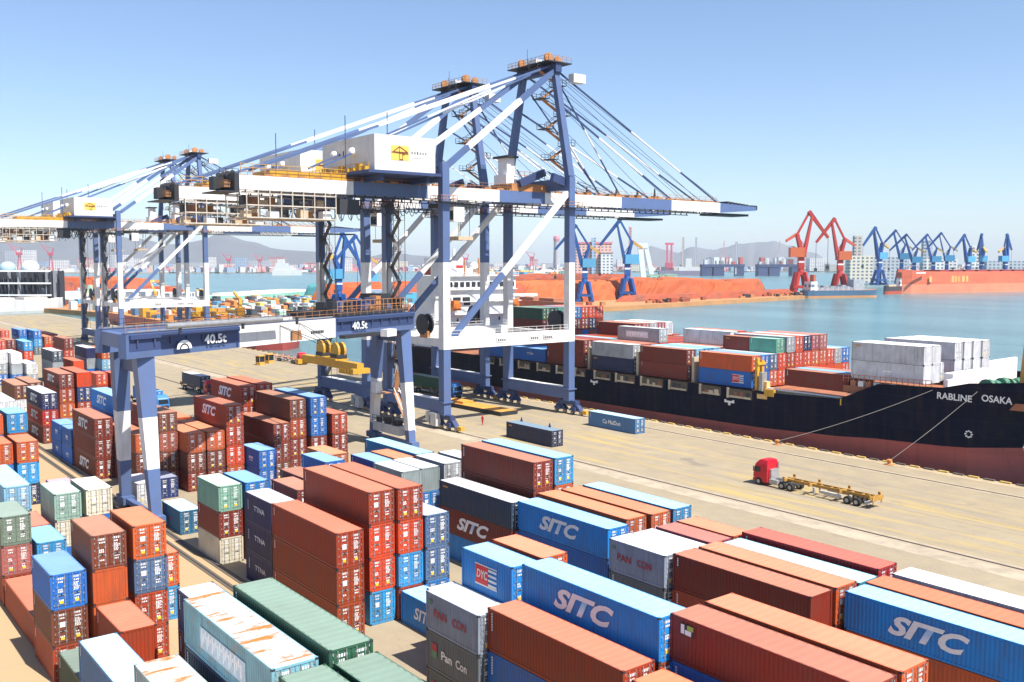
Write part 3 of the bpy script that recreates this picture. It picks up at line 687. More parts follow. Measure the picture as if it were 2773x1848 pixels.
for si, (b, x, y, Ln_, zt, i, n, tiers) in enumerate(STACKS):
    ts = tiers.split(); H = zt/len(ts)
    cols_ = [PAL[t.split(':')[0]][1] for t in ts]
    for k, t in enumerate(ts):
        if (si, k) in HIDE: hid.append((x, y, .03+k*H, Ln_, H, t.split(':')[0])); continue
        where = ('' if n == 1 else ('left stack, ' if (i == 0 and n == 2) else 'right stack, ' if n == 2 else ORD[i]+' stack from left, '))+ROWN[b]
        tw = {0: 'at the foot', 1: 'second up', 2: 'third up', 3: 'fourth up'}[k] if k < len(ts)-1 or len(ts) == 1 else 'topmost'
        if len(ts) == 1: tw = 'alone'
        container((x, y, .03+k*H), Ln_, H, t, f"{cols_[k]} {'long' if Ln_ > 20 else 'short'} container {tw}, {where}", GRP)
if hid: plain_boxes(hid, 'container_stacks', 'lower and rear containers of the yard stacks, hidden behind the others', 'containers')
# ------------------------------------------------------------------ ship to shore cranes (origin under the middle of the landside rail, x = across the quay)
def band(z0, z1, lo=14.6, hi=30.3):
    """cuts and materials of a leg painted blue / white / blue"""
    L_ = z1-z0; cuts = []; ms = [0]
    if z0 < lo < z1: cuts.append((lo-z0)/L_); ms.append(1)
    elif lo <= z0 < hi: ms = [1]
    if z0 < hi < z1: cuts.append((hi-z0)/L_); ms.append(0)
    return cuts, ms
BW = [CBLUE, CWHITE]
def sts_crane(loc, label):
    t = thing('gantry_crane', label, 'crane', loc, 0, 'ship to shore gantry cranes on the quay')
    for x, zt in ((0, 48.0), (30, 47.2)):
        for y in (-10, 10):
            mb = MB(); c, ms = band(2.6, zt); mb.seg((x, y, 2.6), (x, y, zt), c, ms, 1.55, 1.7, w2=1.45, h2=1.5)
            mb.box(x-1.1, x+1.1, y-1.15, y+1.15, 4.9, 5.1, 0)
            mb.build('leg', BW, t)
    for x in (0, 30):
        mb = MB(); mb.box(x-.75, x+.75, -9.2, 9.2, 3.0, 5.3, 0)
        mb.box(x-.72, x+.72, -9.3, 9.3, 5.302, 5.36, 1); mb.build('sill_beam', [CBLUE, WHITE], t)
        # bogies: two trucks of four wheels under each corner
        for y in (-10, 10):
            mb = MB(); mb.box(x-.55, x+.55, y-2.6, y+2.6, 1.9, 2.75)
            for yy in (y-2.3, y+2.3):
                mb.add([(x-.5, yy-1.9, .75), (x+.5, yy-1.9, .75), (x+.5, yy+1.9, .75), (x-.5, yy+1.9, .75), (x-.5, yy-.6, 1.95), (x+.5, yy-.6, 1.95), (x+.5, yy+.6, 1.95), (x-.5, yy+.6, 1.95)],
                       [(0,3,2,1),(4,5,6,7),(0,1,5,4),(1,2,6,5),(2,3,7,6),(3,0,4,7)])
                mb.box(x-.9, x-.5, yy-.5, yy+.5, .7, 1.5)
            bo = mb.build('bogie', NAVYD, t)
            for yy in (y-3.7, y-1.2, y+1.2, y+3.7):
                MB().lathe((x, yy, .38), [(.1, -.34), (.37, -.32), (.37, .32), (.1, .34)], 12, 0, 'x').build('wheel', TAN, bo)
        MB().box(x-.42, x+.42, -15.6, -14.4, .4, 1.1).build('rail_buffer', YEL, t); MB().box(x-.42, x+.42, 14.4, 15.6, .4, 1.1).build('rail_buffer', YEL, t)
    for y in (-10, 10):
        mb = MB(); mb.box(.78, 29.2, y-.75, y+.75, 14.6, 16.9, 0); mb.build('portal_beam', CWHITE, t)
        mb = MB(); mb.seg((1.6, y, 16.6), (29.4, y, 44.0), [.42], [0, 1], .85, 1.0, w2=.85, h2=1.0); mb.build('diagonal_brace', BW, t)
        mb = MB(); mb.rail((1, y-.7, 16.9), (29, y-.7, 16.9), 14, r=.04); mb.build('handrail', CWHITE, t)
    for x in (0, 30):
        mb = MB(); mb.box(x-.7, x+.7, -9.2, 9.2, 44.6, 46.9); mb.build('cross_beam', CBLUE, t)
        mb = MB(); mb.box(x-.5, x+.5, -9.2, 9.2, 15.0, 16.4); mb.build('portal_tie', CWHITE, t)
    # plates on the lower beam
    for x0, x1 in ((11.2, 14.2), (19.2, 21.8), (22.6, 25.2)):
        mb = MB(); mb.box(x0, x1, -10.79, -10.752, 15.3, 16.2, 1); mb.box(x0+.08, x1-.08, -10.81, -10.78, 15.36, 16.14, 0)
        for i in range(4): mb.box(x0+.3+i*.5, x0+.62+i*.5, -10.83, -10.805, 15.55, 15.95, 1)
        mb.build('plate', [CWHITE, BLACKL], t)
    # A-frame
    for s_ in (-1, 1):
        mb = MB(); mb.beam((30, s_*9.9, 47.2), (30.2, s_*4.9, 69.3), 1.5, 1.3, 0, 1.25, 1.1); mb.build('frame_leg', CBLUE, t)
    MB().beam((30.2, -6.3, 69.0), (30.2, 6.3, 69.0), 1.5, 1.7).build('apex_beam', NAVYD, t)
    mb = MB(); mb.box(27.2, 33.4, -6.6, 6.6, 69.9, 70.1, 0)
    mb.rail((27.3, -6.5, 70.1), (33.3, -6.5, 70.1), 5, m=1); mb.rail((27.3, 6.5, 70.1), (33.3, 6.5, 70.1), 5, m=1); mb.rail((27.3, -6.5, 70.1), (27.3, 6.5, 70.1), 10, m=1)
    for y in (-4.2, 4.2):
        mb.lathe((29.2, y, 71.1), [(.2, -.3), (1.0, -.25), (1.0, .25), (.2, .3)], 14, 1, 'y'); mb.lathe((31.6, y, 70.9), [(.2, -.3), (.8, -.25), (.8, .25), (.2, .3)], 14, 1, 'y')
    mb.box(28.4, 30, -1.2, 1.2, 70.1, 71.3, 2); mb.tube((29.6, 3, 70), (29.6, 3, 74), .05, 0); mb.box(33.4, 36.6, -7.2, -5.6, 66.4, 68.1, 3); mb.tube((28, 1, 70), (28, 1, 72), .05, 0)
    mb.build('apex_platform', [DARK, CORANGE, WHITE, CWHITE], t)
    # boom and rear girder: twin boxes with coloured lengths
    X = [-35.4, -14.6, .8, 17.4, 29.0, 38, 50.6, 66.4, 83.2]; C_ = [1, 0, 1, 0, 1, 1, 0, 1]
    for y in (-2.9, 2.9):
        mb = MB()
        for i in range(8): mb.box(X[i], X[i+1], y-.65, y+.65, 42.1, 44.4, C_[i])
        mb.add([(83.2, y-.65, 42.1), (83.2, y+.65, 42.1), (83.2, y+.65, 44.4), (83.2, y-.65, 44.4), (96.6, y-.65, 43.0), (96.6, y+.65, 43.0), (96.6, y+.65, 43.9), (96.6, y-.65, 43.9)],
               [(0,1,2,3),(7,6,5,4),(0,4,5,1),(1,5,6,2),(2,6,7,3),(3,7,4,0)], 0)
        mb.build('girder', BW, t)
    mb = MB()
    for i in range(28):
        x = -34.5+i*4.75; MB().box(x, x+.5, -2.2, 2.2, 42.9, 43.6).build('cross_tie', DARK, t)
    mb.box(95.2, 97.6, -3.2, 3.2, 43.2, 44.3); mb.box(83, 95, -2.6, 2.6, 41.6, 42.1); mb.build('boom_tip', DARK, t)
    for s_ in (-1, 1):
        mb = MB(); y0, y1 = (s_*2.5, s_*3.52)
        mb.box(-35.4, 83, min(y0, y1), max(y0, y1), 44.42, 44.5, 0); mb.rail((-35, s_*3.48, 44.5), (82, s_*3.48, 44.5), 58, m=0, r=.035)
        for i in range(38):
            x = -34+i*3.0
            if (i*7) % 5: mb.box(x, x+1.6, min(y0, y1)+.1, max(y0, y1)-.5, 44.5, 44.8+.2*((i*3) % 3), 0)
        mb.build('walkway', [CORANGE], t)
    mb = MB()
    for s_ in (-1, 1):
        mb.box(-35, 80, s_*3.75-.12, s_*3.75+.12, 41.6, 41.75, 0)
        for i in range(58): mb.box(-34.5+i*2, -34.3+i*2, s_*3.75-.1, s_*3.75+.1, 41.75, 42.1, 0)
    mb.build('cable_tray', DARK, t)
    # machinery house
    mb = MB(); hx0, hx1, hy0, hy1 = -13.8, -1.5, -9.6, 9.6
    mb.add([(hx0, hy0, 46), (hx1, hy0, 46), (hx1, hy1, 46), (hx0, hy1, 46), (hx0, hy0, 52.1), (hx1, hy0, 52.1), (hx1, hy1, 52.1), (hx0, hy1, 52.1)],
           [(0,3,2,1),(4,5,6,7),(0,1,5,4),(1,2,6,5),(2,3,7,6),(3,0,4,7)]); h = mb.build('machinery_house', mat('house_panel', (.80, .79, .76), .5, .08, .3, wear=.2, wearc=(.45, .38, .3), seam=(2.4, 6.4, .8)), t)
    for y in (-2.5, 4.2): MB().lathe((hx0, y, 49.6), [(.75, 0), (.75, -.5), (.55, -.95), (.1, -1.1)], 14, 0, 'x').build('vent_hood', WHITE, h)
    mb = MB(); mb.box(hx0-.02, hx0-.002, 1.2, 1.6, 49.2, 50.1); mb.build('vent_slot', DARK, h)
    mb = MB(); mb.box(-10.6, -7.0, hy0-.04, hy0-.004, 47.9, 50.4, 0)
    P = [(-10.2, 49.3), (-8.9, 50.25), (-7.2, 49.3), (-10.2, 49.3)]
    for (a, b_), (c, d) in zip(P[:-1], P[1:]): mb.beam((a, hy0-.07, b_), (c, hy0-.07, d), .05, .14, 1)
    for (a, b_, c, d) in ((-10.5, 49.25, -7.1, 49.05), (-8.9, 50.2, -8.9, 48.0), (-8.3, 49.2, -8.3, 48.0), (-8.95, 48.05, -8.2, 48.05), (-8.3, 49.1, -7.9, 48.8)): mb.beam((a, hy0-.07, b_), (c, hy0-.07, d), .05, .14, 1)
    mb.build('emblem', [mat('emblem_yellow', (.85, .52, .10), .6, .1, 1), mat('emblem_brown', (.16, .05, .02), .6, .1, 1)], h)
    mb = MB(); rnd = random.Random(4)
    for i in range(6):       # six dark characters and the two small lines below them
        x0 = -6.5+i*.56
        for s_ in range(3): mb.box(x0+.03, x0+.37, hy0-.03, hy0-.004, 49.15+s_*.16, 49.2+s_*.16)
        mb.box(x0+.05+rnd.uniform(0, .2), x0+.14+rnd.uniform(0, .15), hy0-.03, hy0-.004, 49.1, 49.6)
    for i in range(26): mb.box(-6.5+i*.125, -6.43+i*.125, hy0-.02, hy0-.004, 48.42, 48.5)
    mb.box(-10.9, -6.9, hy0-.01, hy0-.002, 47.5, 47.52); mb.build('lettering', BLACKL, h)
    mb = MB(); mb.box(-15.6, -.9, -10.7, 10.7, 45.45, 45.95, 0)
    for x in (-12.5, -3): mb.box(x, x+.8, -9, 9, 44.41, 45.45, 0)
    mb.build('house_platform', NAVYD, t)
    mb = MB(); mb.rail((-15.5, -10.6, 45.95), (-15.5, 10.6, 45.95), 14, m=0, h=1.2, r=.05)
    for i in range(9): mb.box(-15.3, -14.6, -9+i*2.1, -7.6+i*2.1, 45.96, 46.7+.5*(i % 3 == 1), 0)
    mb.box(-30, -16, -3.4, 3.4, 44.42, 45.5, 0); mb.rail((-35, -3.4, 45), (-16, -3.4, 45), 9, m=0, h=1.3, r=.05); mb.build('maintenance_deck', YEL, t)
    # rear end machinery and hanging lattice frame
    mb = MB(); mb.box(-36.2, -35.4, -3.8, 3.8, 41.8, 44.6, 0); mb.box(-37.4, -36.25, -2.4, -.2, 42.4, 43.6, 1); mb.box(-38.0, -36.25, .6, 2.6, 42.2, 44.3, 0); mb.rail((-38.6, -3.6, 44.2), (-35.4, -3.6, 44.2), 3, m=0, r=.05); mb.box(-38.8, -35.4, -3.8, 3.8, 41.6, 41.8, 0)
    for k_ in range(4): mb.lathe((-36.2, -3.0+k_*2, 44.7), [(.1, -.12), (.45, -.1), (.45, .1), (.1, .12)], 12, 0, 'y')
    mb.build('rear_machinery', [DARK, mat('gear_brown', (.30, .15, .07), .7, .3, 1)], t)
    mb = MB()
    for y in (-4.4, 4.4):
        for z in (37.6, 39.6, 41.5): mb.beam((-34.5, y, z), (-18.5, y, z), .2)
        for i in range(9): mb.beam((-34.5+i*2, y, 37.5), (-34.5+i*2, y, 42.1), .15)
    for i in range(9): mb.beam((-34.5+i*2, -4.4, 37.6), (-34.5+i*2, 4.4, 37.6), .16); mb.beam((-34.5+i*2, -4.4, 39.6), (-34.5+i*2, 4.4, 39.6), .14)
    mb.box(-34.5, -18.5, -4.2, 4.2, 37.66, 37.72); mb.build('lattice_frame', mat('rusty_white', (.62, .55, .47), .7, .4, 1.2, rust=-.05), t)
    rr = random.Random(3)
    for i in range(16): x0 = -34.2+(i % 8)*1.95; y0 = rr.uniform(-4, 2.4); z0 = 37.75 if i < 8 else 39.7; MB().box(x0, x0+rr.uniform(.9, 1.7), y0, y0+1.8, z0, z0+rr.uniform(.8, 1.6)).build('spare_part', (TAN, CORANGE, WHITE, DARK, mat('box_brown', (.28, .12, .06), .7, .3, 1))[i % 5], t)
    mb = MB(); ac = (-17.3, -4.5)
    for x in (-17.5, -15.6): mb.beam((x, -4.4, 37.5), (x, -4.4, 42), .12)
    mb.box(-17.8, -14, -4.5, -3.2, 38.6, 41.2, 0); mb.build('electrical_cabin', DARK, t)
    # trolley with cab and hanging ropes
    mb = MB(); mb.box(5.5, 12, -3.6, 3.6, 40.7, 41.5, 0); mb.box(6, 8.4, -4.4, -1.6, 38.0, 40.7, 1); mb.box(5.9, 6.2, -4.2, -1.8, 38.3, 40, 2)
    for x, y in ((9, -1.6), (11.6, -1.6), (9, 1.6), (11.6, 1.6)): mb.tube((x, y, 40.8), (x, y, 35.2), .05, 0)
    mb.box(8.6, 12, -2.2, 2.2, 34.6, 35.3, 3)
    for i in range(9): mb.beam((5.4+i*.8, -3.7, 41.5), (5.4+i*.8, -3.7, 39.2+.5*(i % 3)), .1, m=0)
    mb.build('trolley', [DARK, WHITE, GLASS, TAN], t)
    # stays
    for s_ in (-1, 1):
        mb = MB(); mb.seg((30, s_*5.2, 68.6), (1.2, s_*9.2, 47.6), [.34, .82], [0, 1, 0], .85, 1.0, w2=.85, h2=1.0); mb.build('back_strut', BW, t)
        mb = MB(); mb.seg((29.6, s_*4.4, 69.5), (-33.5, s_*3.1, 45.2), [.14, .62], [0, 1, 0], .34, .42, w2=.34, h2=.42); mb.build('back_stay', BW, t)
        mb = MB(); mb.seg((29.6, s_*2.2, 69.2), (-20, s_*2.9, 46.8), [.2, .5], [0, 1, 0], .3, .36, w2=.3, h2=.36); mb.build('back_stay', BW, t)
        mb = MB(); mb.seg((31.4, s_*4.6, 68.6), (82.6, s_*2.9, 44.6), [.42, .74], [0, 1, 0], .22, .34, w2=.22, h2=.34); mb.build('fore_stay', [NAVYD, CWHITE], t)
        mb = MB(); mb.seg((31.2, s_*5.0, 66.4), (50.8, s_*2.9, 44.7), [.40, .66], [2, 1, 2], .2, .28, w2=.2, h2=.28); mb.build('fore_stay', [CBLUE, CWHITE, NAVYD], t)
        mb = MB(); mb.seg((30.6, s_*6.4, 61.6), (66.6, s_*2.9, 44.7), [.32, .72], [2, 1, 2], .26, .34, w2=.26, h2=.34); mb.build('fore_stay', [CBLUE, CWHITE, NAVYD], t)
        mb = MB(); mb.seg((30.6, s_*8.2, 54.6), (44.6, s_*2.9, 44.7), [.5], [1, 2], .24, .3, w2=.24, h2=.3); mb.build('fore_stay', [CBLUE, CWHITE, NAVYD], t)
        mb = MB()
        for k_, (z0, x1) in enumerate(((69.6, 84), (69.2, 77), (68, 72), (64, 60), (48.5, 52), (48, 49))): mb.tube((31, s_*(2+.3*k_), z0), (x1, s_*2.4, 44.8), .055, 0, 4)
        mb.build('hoist_rope', NAVYD, t)
    # platforms and stairs zig-zagging up the near A-frame leg
    mb = MB(); n = 7
    for i in range(n):
        z0, z1 = 47.6+i*3.05, 47.6+(i+1)*3.05; f0, f1 = (z0-47.2)/22.1, (z1-47.2)/22.1; y0 = -9.9+5*f0+1.3; y1 = -9.9+5*f1+1.3
        xa, xb = (27.4, 32.4) if i % 2 else (32.4, 27.4)
        mb.beam((xa, y0+.8, z0), (xb, y1+.8, z1), 1.0, .12, 0); mb.beam((xa, y0+1.3, z0+1), (xb, y1+1.3, z1+1), .07, .07, 1); mb.beam((xa, y0+.3, z0+1), (xb, y1+.3, z1+1), .07, .07, 1)
        mb.box(xb-1.0, xb+1.0, y1-.5, y1+2.4, z1-.1, z1+.02, 1); mb.rail((xb-1, y1-.5, z1), (xb+1, y1-.5, z1), 2, m=1, r=.05); mb.rail((xb-1, y1+2.4, z1), (xb+1, y1+2.4, z1), 2, m=1, r=.05)
        mb.beam((xb, y1+.5, z1-.1), (30, y1-.9, z1-1.3), .14, .14, 1)
    mb.build('stair', [CORANGE, DARK], t)
    # stair tower inside the landside far leg, seen as a dark lattice
    mb = MB(); n = 13
    for i in range(n):
        z0, z1 = 5.4+i*3.0, 5.4+(i+1)*3.0; ya, yb = (5.6, 8.6) if i % 2 else (8.6, 5.6)
        mb.beam((.2, ya, z0), (.2, yb, z1), .8, .1, 0); mb.beam((-.3, ya, z0+1), (-.3, yb, z1+1), .06, .06, 0); mb.beam((.7, ya, z0+1), (.7, yb, z1+1), .06, .06, 0)
        mb.box(-.6, 1.0, min(yb, ya)-.3 if yb < ya else yb-.6, (yb+.6 if yb < ya else yb+.9), z1-.06, z1, 0)
    for y in (4.8, 9.0):
        for x in (-.5, .9): mb.beam((x, y, 5.4), (x, y, 44.4), .1, .1, 0)
    mb.build('stair', [mat('stair_steel', (.13, .12, .12), .6, .3, 1)], t)
    # cable loops under the girder and small platforms round the leg tops
    for s_ in (-1, 1):
        mb = MB()
        for k_ in range(9):
            x0 = -15+k_*2.0; mb.pts([(x0+2.0*q_/6, s_*3.9, 41.7-2.6*math.sin(math.pi*q_/6)) for q_ in range(7)], .07, 0, 4)
        mb.build('cable_loop', DARK, t)
    for x, y in ((0, -10), (0, 10), (30, -10), (30, 10)):
        mb = MB(); mb.box(x-1.7, x+1.7, y-1.8, y+1.8, 41.0, 41.1, 0)
        for a_, b_ in (((x-1.7, y-1.8, 41.1), (x+1.7, y-1.8, 41.1)), ((x-1.7, y+1.8, 41.1), (x+1.7, y+1.8, 41.1)), ((x-1.7, y-1.8, 41.1), (x-1.7, y+1.8, 41.1)), ((x+1.7, y-1.8, 41.1), (x+1.7, y+1.8, 41.1))): mb.rail(a_, b_, 3, m=1, r=.05)
        mb.build('leg_platform', [DARK, CORANGE], t)
    # white cabin beside the rear A-frame leg, elevator, cable reels, control boxes
    mb = MB(); mb.box(23.4, 26.2, 2, 6.2, 44.6, 48.2, 0); mb.box(24, 26, 2.6, 5.6, 48.2, 51.6, 0); mb.box(23.2, 26.4, 1.8, 6.4, 51.6, 52.0, 2)
    mb.rail((22.5, -3.4, 46.9), (29, -3.4, 46.9), 5, m=1, r=.06, h=1.4); mb.box(20.5, 29.3, -3.5, 3.5, 44.42, 45.9, 1); mb.build('elevator_cabin', [WHITE, CORANGE, DARK], t)
    MB().beam((26.2, -9, 47.0), (30, -9, 45.9), 1.0, 1.6).build('boom_latch', NAVYD, t); MB().beam((22.2, -3.6, 45.8), (28.6, -3.6, 48.4), 1.2, 1.4).build('boom_latch', NAVYD, t)
    mb = MB(); mb.lathe((0, -3.5, 18.9), [(.4, -.9), (1.9, -.8), (1.9, -.5), (.8, -.45), (.8, .45), (1.9, .5), (1.9, .8), (.4, .9)], 20, 0, 'x'); mb.box(-.6, .6, -4.4, -2.6, 16.4, 17.6, 1); mb.build('cable_reel', [DARK, CORANGE], t)
    mb = MB(); mb.lathe((30.2, -6.0, 18.6), [(.4, -.9), (2.0, -.8), (2.0, -.5), (.8, -.45), (.8, .45), (2.0, .5), (2.0, .8), (.4, .9)], 20, 0, 'x'); mb.box(29.4, 30.8, -7, -5, 16.4, 17.4, 1); mb.build('cable_reel', [DARK, CORANGE], t)
    for y in (-7.0,):
        mb = MB(); mb.box(-1.5, -.4, y-2.2, y+.2, .55, 2.9, 0); mb.box(-1.52, -1.49, y-.35, y-.1, .9, 2.4, 1); mb.box(-1.5, -.4, y+.5, y+1.2, 1.2, 2.9, 0); mb.build('control_cabinet', [mat('cabinet_grey', (.62, .62, .6), .5, .2, 1), BLACKL], t)
    for x in (41, 49.6, 56, 61.5): mb = MB(); mb.beam((x, -2.9, 44.4), (x, -2.9, 46.2 if x != 61.5 else 46.8), .5, .5, 0, .15, .15); mb.box(x-.5, x+.9, -3.4, -2.4, 44.41, 45.1, 1); mb.build('stay_bracket', [DARK, CORANGE], t)
    mb = MB(); mb.box(47, 55, -3.2, 3.2, 44.41, 44.9, 0); mb.build('boom_fitting', [DARK, CORANGE], t); mb = MB()
    for k_ in range(6): mb.box(86+k_*1.4, 86.9+k_*1.4, -3.4, 3.4, 44.1-.05*k_, 44.9-.1*k_, 0)
    mb.build('tip_fitting', [DARK, CORANGE], t); mb = MB(); mb.box(67, 82, -3.0, 3.0, 44.41, 44.8, 1); mb.build('boom_fitting', [DARK, CORANGE], t)
    MB().tube((-16, -3.4, 45.9), (-16, -3.4, 55.6), .09).build('antenna', NAVYD, t); MB().tube((-7.6, -3.4, 52), (-7.6, -3.4, 57), .09).build('antenna', NAVYD, t)
    return t
craneA = sts_crane((96.5, 153.5, 0), 'tallest gantry crane, nearest of the quay cranes, boom reaching farthest right')
KIDS.clear()
for o in [craneA]+list(craneA.children_recursive): KIDS[o] = list(o.children)
copy_at(craneA, (96.5, 182.0, 0), 'gantry crane directly behind the tallest one, second from the right')
copy_at(craneA, (96.2, 352.0, 0), 'far gantry crane at left whose white machinery house stands before the hills')
copy_at(craneA, (96.2, 381.0, 0), 'farthest gantry crane at left, its peak left of its neighbour')

# ------------------------------------------------------------------ the yard gantry
def yard_gantry():
    t = thing('yard_gantry', 'blue and white wide span yard gantry over the container stacks, marked 40.5t', 'gantry crane', (34, 110, 0))
    NL, FL, NR, FR = Vector((0, 0, 0)), Vector((0, 11.6, 0)), Vector((47, 20.4, 0)), Vector((47, 32.2, 0)); Z = Vector((0, 0, 1))
    def dirv(a, b_): return (b_-a).normalized()
    for f, top, zt, w_, lo, hi in ((NL, NL+Vector((-.3, 1.9, 0)), 19.7, 2.0, 6.7, 12.6), (FL, FL+Vector((-.3, -.6, 0)), 19.7, 1.9, 6.0, 12.2), (NR, NR+Vector((-.2, 1.8, 0)), 19.4, 1.9, 3.3, 11.0), (FR, FR+Vector((-.2, -2.2, 0)), 19.4, 1.6, 3.2, 10.9)):
        mb = MB(); a = f+Z*1.4; b_ = top+Z*zt; L_ = zt-1.4
        mb.seg(a, b_, [(lo-1.4)/L_, (hi-1.4)/L_], [0, 1, 0], 1.15, 1.15, w2=w_, h2=w_); mb.box(f.x-.7, f.x+.7, f.y-1.5, f.y+1.5, .55, 1.5, 0); mb.build('leg', BW, t)
        mb = MB()
        for yy in (-1.1, 1.1): mb.lathe((f.x, f.y+yy, .5), [(.1, -.2), (.42, -.18), (.42, .18), (.1, .2)], 12, 0, 'x')
        mb.build('wheel', DARK, t)
    for a, b_ in ((NL, FL), (NR, FR)):
        mb = MB(); mb.beam(a+Z*1.1+Vector((0, 1, 0)), b_+Z*1.1-Vector((0, 1, 0)), .7, .55); mb.build('sill_beam', CBLUE, t)
        mb = MB(); mb.beam(a+Z*18.2+Vector((0, 1.6, 0)), b_+Z*18.2-Vector((0, 1.6, 0)), .9, 1.5); mb.build('top_tie', NAVYD, t)
    u = dirv(NL, NR); Lg = (NR-NL).length
    for off, nm in ((Vector((0, 1.2, 0)), 0), (Vector((0, 10.6, 0)), 1)):
        p = NL+off-u*3.4; mb = MB(); tl = Lg+5.0
        def at(x): return p+u*x
        cs = [3.4+Lg*.27, 3.4+Lg*.64]; nrm = Vector((-u.y, u.x, 0))
        def piece(x0, x1, z0, z1, m_, wd=1.3):
            a, b_ = at(x0)+Z*((z0+z1)/2), at(x1)+Z*((z0+z1)/2); mb.beam(a, b_, wd, z1-z0, m_)
        piece(0, cs[0], 19.55, 22.3, 0); piece(cs[0], cs[1], 19.55, 22.3, 1); piece(cs[1], tl, 19.55, 22.3, 0)
        mb.build('girder', BW, t)
        mb = MB(); o = -nrm*.3
        mb.beam(at(0)+o+Z*22.36, at(tl)+o+Z*22.36, .7, .08, 0); mb.rail(at(0)-nrm*.6+Z*22.4, at(tl)-nrm*.6+Z*22.4, 36, m=1, r=.03)
        mb.build('walkway', [NAVYD, CORANGE if nm == 0 else DARK], t)
        if nm == 0:
            for xa, xb in ((.4, cs[0]-.2), (cs[1]+.2, tl-.4)):
                mb = MB(); o2 = -nrm*.82
                mb.beam(at(xa)+o2+Z*21.95, at(xb)+o2+Z*21.95, .3, .5, 0)
                for k_ in range(int((xb-xa)/2.4)): mb.beam(at(xa+1+k_*2.4)+o2+Z*20.9, at(xa+1+k_*2.4)+o2+Z*22, .16, .16, 0)
                mb.beam(at(xa)-nrm*.665+Z*21.1, at(xb)-nrm*.665+Z*21.1, .02, 1.5, 0); mb.build('shade_band', NAVYD, t)  # added navy band, dark for the shade on the upper girder face
        mb = MB(); mb.beam(at(1)+nrm*.4+Z*22.42, at(tl-1)+nrm*.4+Z*22.42, .3, .22); mb.build('trolley_rail', STEEL, t)
        if nm == 0:
            ang = math.atan2(u.y, u.x)
            for x, s_ in ((cs[0]-4.4, '40.5t'), (cs[1]+5.2, '40.5t')):
                l = lettering(s_, 1.5, LETTER, tuple(at(x)-nrm*1.02+Z*20.95), t, face='-y', bold=.04, wid=3.6); l.rotation_euler = (0, 0, ang)
            mb = MB(); c = at(cs[0]-9.3)-nrm*1.0+Z*20.15
            for r_, m_ in ((1.15, 0), (.72, 1), (.5, 0)):
                mb.add([c-nrm*(.012*(3-r_)) + u*(r_*math.cos(k_*math.pi/12)) + Z*(r_*.9*math.sin(k_*math.pi/12)) for k_ in range(13)], [tuple(range(13))], m_)
            mb.build('emblem', [LETTER, BLACKL, CORANGE], t); mb = MB()
            c2 = at(cs[1]-8.6)-nrm*.72+Z*20.3
            mb.add([c2-u*1.0-Z*.5, c2+u*1.4-Z*.5, c2+u*1.1+Z*.75, c2-u*.8+Z*.75], [(0, 1, 2, 3)], 2); mb.build('emblem', [LETTER, BLACKL, CORANGE], t); mb = MB()
            for k_ in range(8): mb.add([c2+u*(3.2+k_*.35)+Z*.1, c2+u*(3.45+k_*.35)+Z*.1, c2+u*(3.45+k_*.35)+Z*.5, c2+u*(3.2+k_*.35)+Z*.5], [(0, 1, 2, 3)], 1)
            mb.build('emblem', [LETTER, BLACKL, CORANGE], t)
    # end ties and roller blinds on the girder ends
    for x in (-2.6, Lg-.2):
        a = NL+Vector((0, 1.2, 0))+u*x; mb = MB(); mb.beam(a+Z*21.4, a+Vector((0, 9.4, 0))+Z*21.4, 1.1, 1.6); mb.build('end_tie', CBLUE, t)
    mb = MB(); a = NL+Vector((.2, .4, 0))+u*1.2-Vector((-u.y, u.x, 0))*1.2; mb.tube(a+Z*23.0, a+u*19+Z*22.9, .32, 0, 10)
    for k_ in range(3): mb.beam(a+u*(2+k_*10)+Z*22, a+u*(2+k_*10)+Z*23, .3, .3, 1)
    mb.build('cable_duct', [STEEL, DARK], t)
    # trolley, drive house and hoist frame near the right leg
    nrm = Vector((-u.y, u.x, 0)); c = NL+Vector((0, 1.2, 0))+u*(Lg-9.5); mb = MB()
    def ob(x0, x1, y0, y1, z0, z1, m_):
        mb.beam(c+u*x0+nrm*(y0+y1)/2+Z*(z0+z1)/2, c+u*x1+nrm*(y0+y1)/2+Z*(z0+z1)/2, abs(y1-y0), z1-z0, m_)
    ob(-8.4, 9.4, -.6, 9, 22.6, 23.1, 0)
    rnd = random.Random(9)
    for k_ in range(44):
        x = -8+rnd.random()*16.5; h_ = rnd.uniform(.5, 1.9); y0 = rnd.uniform(-.4, 5); ob(x, x+rnd.uniform(.4, 1), y0, y0+rnd.uniform(.6, 2), 23.1, 23.1+h_, rnd.choice((0, 0, 0, 1, 2, 3)))
    mb.rail(c-u*8.4-nrm*.6+Z*23.1, c+u*9.4-nrm*.6+Z*23.1, 16, m=3, r=.05, h=1.6)
    ob(4.2, 6.8, 1, 5, 23.1, 25.4, 0); ob(1, 2.2, -.5, .8, 23.1, 25.2, 3)
    mb.build('trolley', [DARK, NAVYD, CBLUE, CORANGE], t)
    mb = MB(); ob(-9.2, -1.0, -2.6, -1.5, 19.4, 19.9, 0); mb.build('festoon', [DARK, WHITE], t); mb = MB(); ob(1.2, 3.6, -2.4, -1.1, 19.0, 20.1, 1); mb.build('operator_cabin', [DARK, WHITE], t)
    # zig-zag stair between the right hand legs
    mb = MB()
